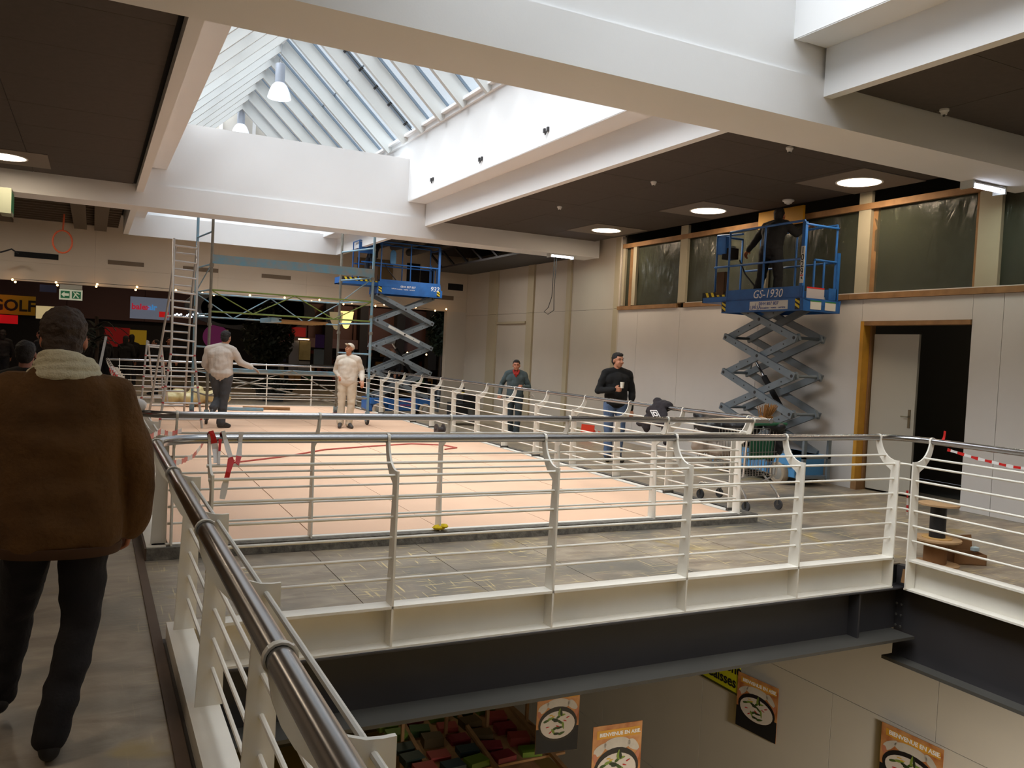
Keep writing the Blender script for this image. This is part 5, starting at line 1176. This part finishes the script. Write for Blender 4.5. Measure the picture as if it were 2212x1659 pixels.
# string of small bulbs under the fascia
sl_ = empty('string_lights', (3, 23.75, 2.85), 'string of tiny warm bulbs along the lower edge of the cream fascia', 'string lights')
mb_ = mat('warm_bulb', (255, 190, 120), .5, emit=((255, 190, 120), 9))
bulbs = ((27, 604), (33, 609), (121, 610), (124, 616), (210, 614), (208, 619), (296, 620), (293, 626), (380, 627), (437, 633), (462, 637), (540, 638), (615, 643), (673, 651), (690, 648), (742, 657), (760, 654), (811, 661), (830, 658), (898, 664), (940, 671), (964, 668), (880, 762), (921, 766))
bs = MB().ell((0, 0, 0), .028, 8).mesh('bulb', mb_)
for px, py in bulbs:
    p = W(px, py, 23.7); inst('bulb', bs, p, sl_)
MB().tube([W(px, py-2, 23.72) for px, py in bulbs[:-2][::2]], .006, 5).build('wire', ink, sl_)
# railing and counter bits beyond, added fill lights lifting the dark gallery
tag(MB().box(5.2, 7.6, 26.4, 26.5, .95, 1.02).box(5.2, 5.25, 26.4, 26.5, ZF, .95).box(7.55, 7.6, 26.4, 26.5, ZF, .95).build('handrail', m_flange, None), 'grey handrail in the gallery behind the white capped painter', 'railing')
for x, y in ((-2.5, 28), (3, 28), (9, 29), (2, 35)): area('gallery_fill', (x, y, 4.7), (0, 0, 0), .6, .6, 45, (1, .75, .5))

# ------------------------------------------------------------------ posters and shelves below
m_or = mat('poster_tan', (196, 146, 92), .6, nz=(6, .3, (150, 84, 42))); m_pan = mat('pan_black', (26, 24, 26), .4); m_plate = mat('plate_white', (196, 186, 176), .5)
m_vg = mat('veg_green', (60, 84, 30), .6, nz=(14, .4)); m_vr = mat('veg_red', (170, 30, 30), .5); m_vy = mat('veg_yellow', (200, 160, 50), .5); m_slv = mat('sleeve_white', (190, 182, 170), .8, nz=(8, .2)); m_hand = mat('skin_176_112_84', (176, 112, 84), .55)
def food_poster(org, xd, lab, w=.72, h=.95):
    "flat printed poster: banner, two sleeves and hands, black pan, food"
    xd = Vector(xd).normalized(); nd = xd.cross(Vector((0, 0, 1)))
    r = empty('hanging_poster', org, lab, 'poster')
    Mx = Matrix((xd, -nd, Vector((0, 0, 1)))).transposed().to_4x4(); Mx.translation = Vector(org)
    def b_(name, mb, m, par=None): mb.xf(Mx); return mb.build(name, m, par or r)
    pn = b_('board', MB().box(-w/2, w/2, 0, .006, -h/2, h/2), m_or)
    b_('lower_print', MB().box(-w/2+.001, w/2-.001, -.001, 0, -h/2+.001, -h*.12), ink, pn)
    b_('banner', MB().box(-w*.42, w*.46, -.002, 0, h*.335, h*.44), m_ywood, pn)
    o = text('lettering', 'BIENVENUE EN ASIE.', .066*w/.72, Vector(org)+xd*(-w*.37)+Vector((0, 0, h*.365))+nd*.004, xd, (0, 0, 1), inkw, r, bold=.0015)
    def disc(name, cx, cz, rx, rz_, d, m):
        q = MB().prism([(cx+rx*cos(2*pi*k/28), cz+rz_*sin(2*pi*k/28)) for k in range(28)], -d-.001, -d, 'XZ'); return b_(name, q, m, pn)
    def leaf(name, cx, cz, L, wd, ang, d, m):
        ca, sa = cos(ang), sin(ang); p = []
        for k in range(14):
            t = 2*pi*k/14; u, v = L*cos(t), wd*sin(t)*(1-.35*cos(t)); p.append((cx+u*ca-v*sa, cz+u*sa+v*ca))
        q = MB().prism(p, -d-.0006, -d, 'XZ'); return b_(name, q, m, pn)
    disc('torso_print', 0, h*.25, w*.27, h*.085, .0010, m_slv)
    for sg in (-1, 1):
        leaf('sleeve_print', sg*w*.34, h*.21, w*.15, h*.055, -sg*.7, .0014, m_slv); leaf('hand_print', sg*w*.43, h*.09, h*.075, w*.04, sg*1.3, .0018, m_hand)
    disc('pan_print', 0, -h*.06, w*.455, h*.27, .0022, m_pan); disc('plate_print', 0, -h*.075, w*.405, h*.215, .0028, m_plate)
    rnd = random.Random(5); kx = w/.72; kz = h/.95
    pth = [(-.19, .03, .3), (-.12, .06, .2), (-.05, .04, -.1), (.02, .085, .6), (.07, .10, .1), (-.02, .02, 0), (.05, -.01, -.5), (.09, -.06, -1.4), (.03, -.085, .1), (-.04, -.09, .5), (-.07, -.14, -1), (-.01, -.17, 0), (.07, -.17, .3), (.02, .15, 1.4), (.05, .14, 1.7)]
    gs = (m_vg, mat('veg_dark', (34, 44, 24), .6), mat('veg_light', (110, 130, 50), .6))
    for k, (u, v, an) in enumerate(pth): leaf('food_print', u*kx, (v-.03)*kz, .058*kx, .018*kz, an, .0034+k*.0002, gs[(k*2) % 3])
    for k, (u, v, an) in enumerate(((.17, .06, .4), (.12, .01, -.3), (-.17, -.06, .2), (-.12, -.14, .6), (.0, -.06, -.4), (-.08, .09, .2), (-.12, .11, .1))): leaf('garnish_print', u*kx, (v-.03)*kz, .032*kx, .008*kz, an, .0066+k*.0002, (m_vr if k < 5 else m_vy))
    return r
zdn = {}
pA = P(1331, 1650, 1, 6.6); pB = P(1205, 1555, 1, 8.6)
food_poster(pA, (1, -.08, 0), 'hanging food poster reading BIENVENUE EN ASIE, the nearest, at the lower edge', w=143/F_*6.75*1.02, h=.80)
food_poster(pB, (1, -.1, 0), 'hanging food poster farther off, its top cut by the dark girder', w=122/F_*8.4, h=.80)
pC = P(1634, 1527, 0, 7.9); food_poster(pC, (.12, -1, 0), 'food poster on the lower white wall below the yellow sign', w=.66, h=.72)
pD = P(1965, 1660, 0, 7.9); food_poster(pD, (.05, -1, 0), 'food poster low on the white wall at the lower right, mostly cut off', w=.72, h=.72)
s = empty('direction_sign', P(1545, 1475, 0, 7.88), 'yellow hanging sign with the words Zone and Caisses', 'sign')
pE = P(1595, 1500, 0, 7.88)
MB().box(7.88, 7.90, pE.y, pE.y+1.2, pE.z, pE.z+.46).build('board', mat('sign_lime', (196, 196, 30), .5), s)
MB().box(7.88, 7.90, pE.y, pE.y+1.2, pE.z-.03, pE.z).build('lower_edge', mat('sign_lime_dark', (60, 60, 24), .6), s)
text('lettering', 'n Zone', .2, (7.875, pE.y+.55, pE.z+.25), (0, -1, 0), (0, 0, 1), ink, s, bold=.004)
text('lettering', 's Caisses', .2, (7.875, pE.y+.78, pE.z+.06), (0, -1, 0), (0, 0, 1), ink, s, bold=.004)
# shelving with colourful packs on the lower floor
sv = empty('display_shelf', (4.5, 9.3, -6.0), 'wooden display racking with coloured packs seen far below through the opening', 'shelving')
a0 = P(885, 1600, 2, -3.2); rnd = random.Random(11)
ox, oy = a0.x, a0.y
for k in range(3): MB().beam((ox+k*.8, oy-1.2, -3.35), (ox+k*.8+.3, oy+1.8, -3.35), .05, .05).build('rail', m_wood, sv)
for k in range(4): MB().box(ox+k*.6, ox+k*.6+.04, oy+.3, oy+.34, -6.0, -3.0).build('upright', m_wood, sv)
for z in (-3.4, -3.9, -4.5, -5.2): MB().box(ox-.1, ox+1.9, oy-.6, oy+1.6, z-.03, z).build('shelf', m_wood, sv)
pkc = [(110, 22, 36), (40, 70, 22), (24, 44, 52), (140, 54, 48), (70, 54, 26), (84, 110, 24), (22, 40, 34)]
pkm = [mat('pack_%d' % i, c, .5) for i, c in enumerate(pkc)]
k = 0
CN = ('pink red', 'leaf green', 'dark teal', 'salmon', 'brown', 'lime green', 'deep green')
for ix in range(5):
    for iy in range(6):
        x = ox+.0+ix*.36; y_ = oy-.5+iy*.34
        ci = rnd.randrange(7); c = pkm[ci]; o = MB().box(-.13, .13, -.1, .1, 0, rnd.uniform(.05, .12)).build('pack', c, None)
        o.location = (x+rnd.uniform(-.03, .03), y_+rnd.uniform(-.03, .03), -3.4); o.rotation_euler.z = rnd.uniform(-.3, .3)
        tag(o, CN[ci]+' pack lying on the display racking far below the opening', 'pack', CN[ci]+' packs on the racking')
for x, y, w_ in ((1.5, 9, 8), (4, 12, 8), (5.2, 1.8, 420), (2, 0, 110)): area('lower_fill', (x, y, -.85), (0, 0, 0), .8, .8, w_, (1, .93, .84) if w_ > 100 else (1, .85, .55))  # added fill for the lower storey; the strongest hang in the open well

bpy.data.scenes.remove(TMP)
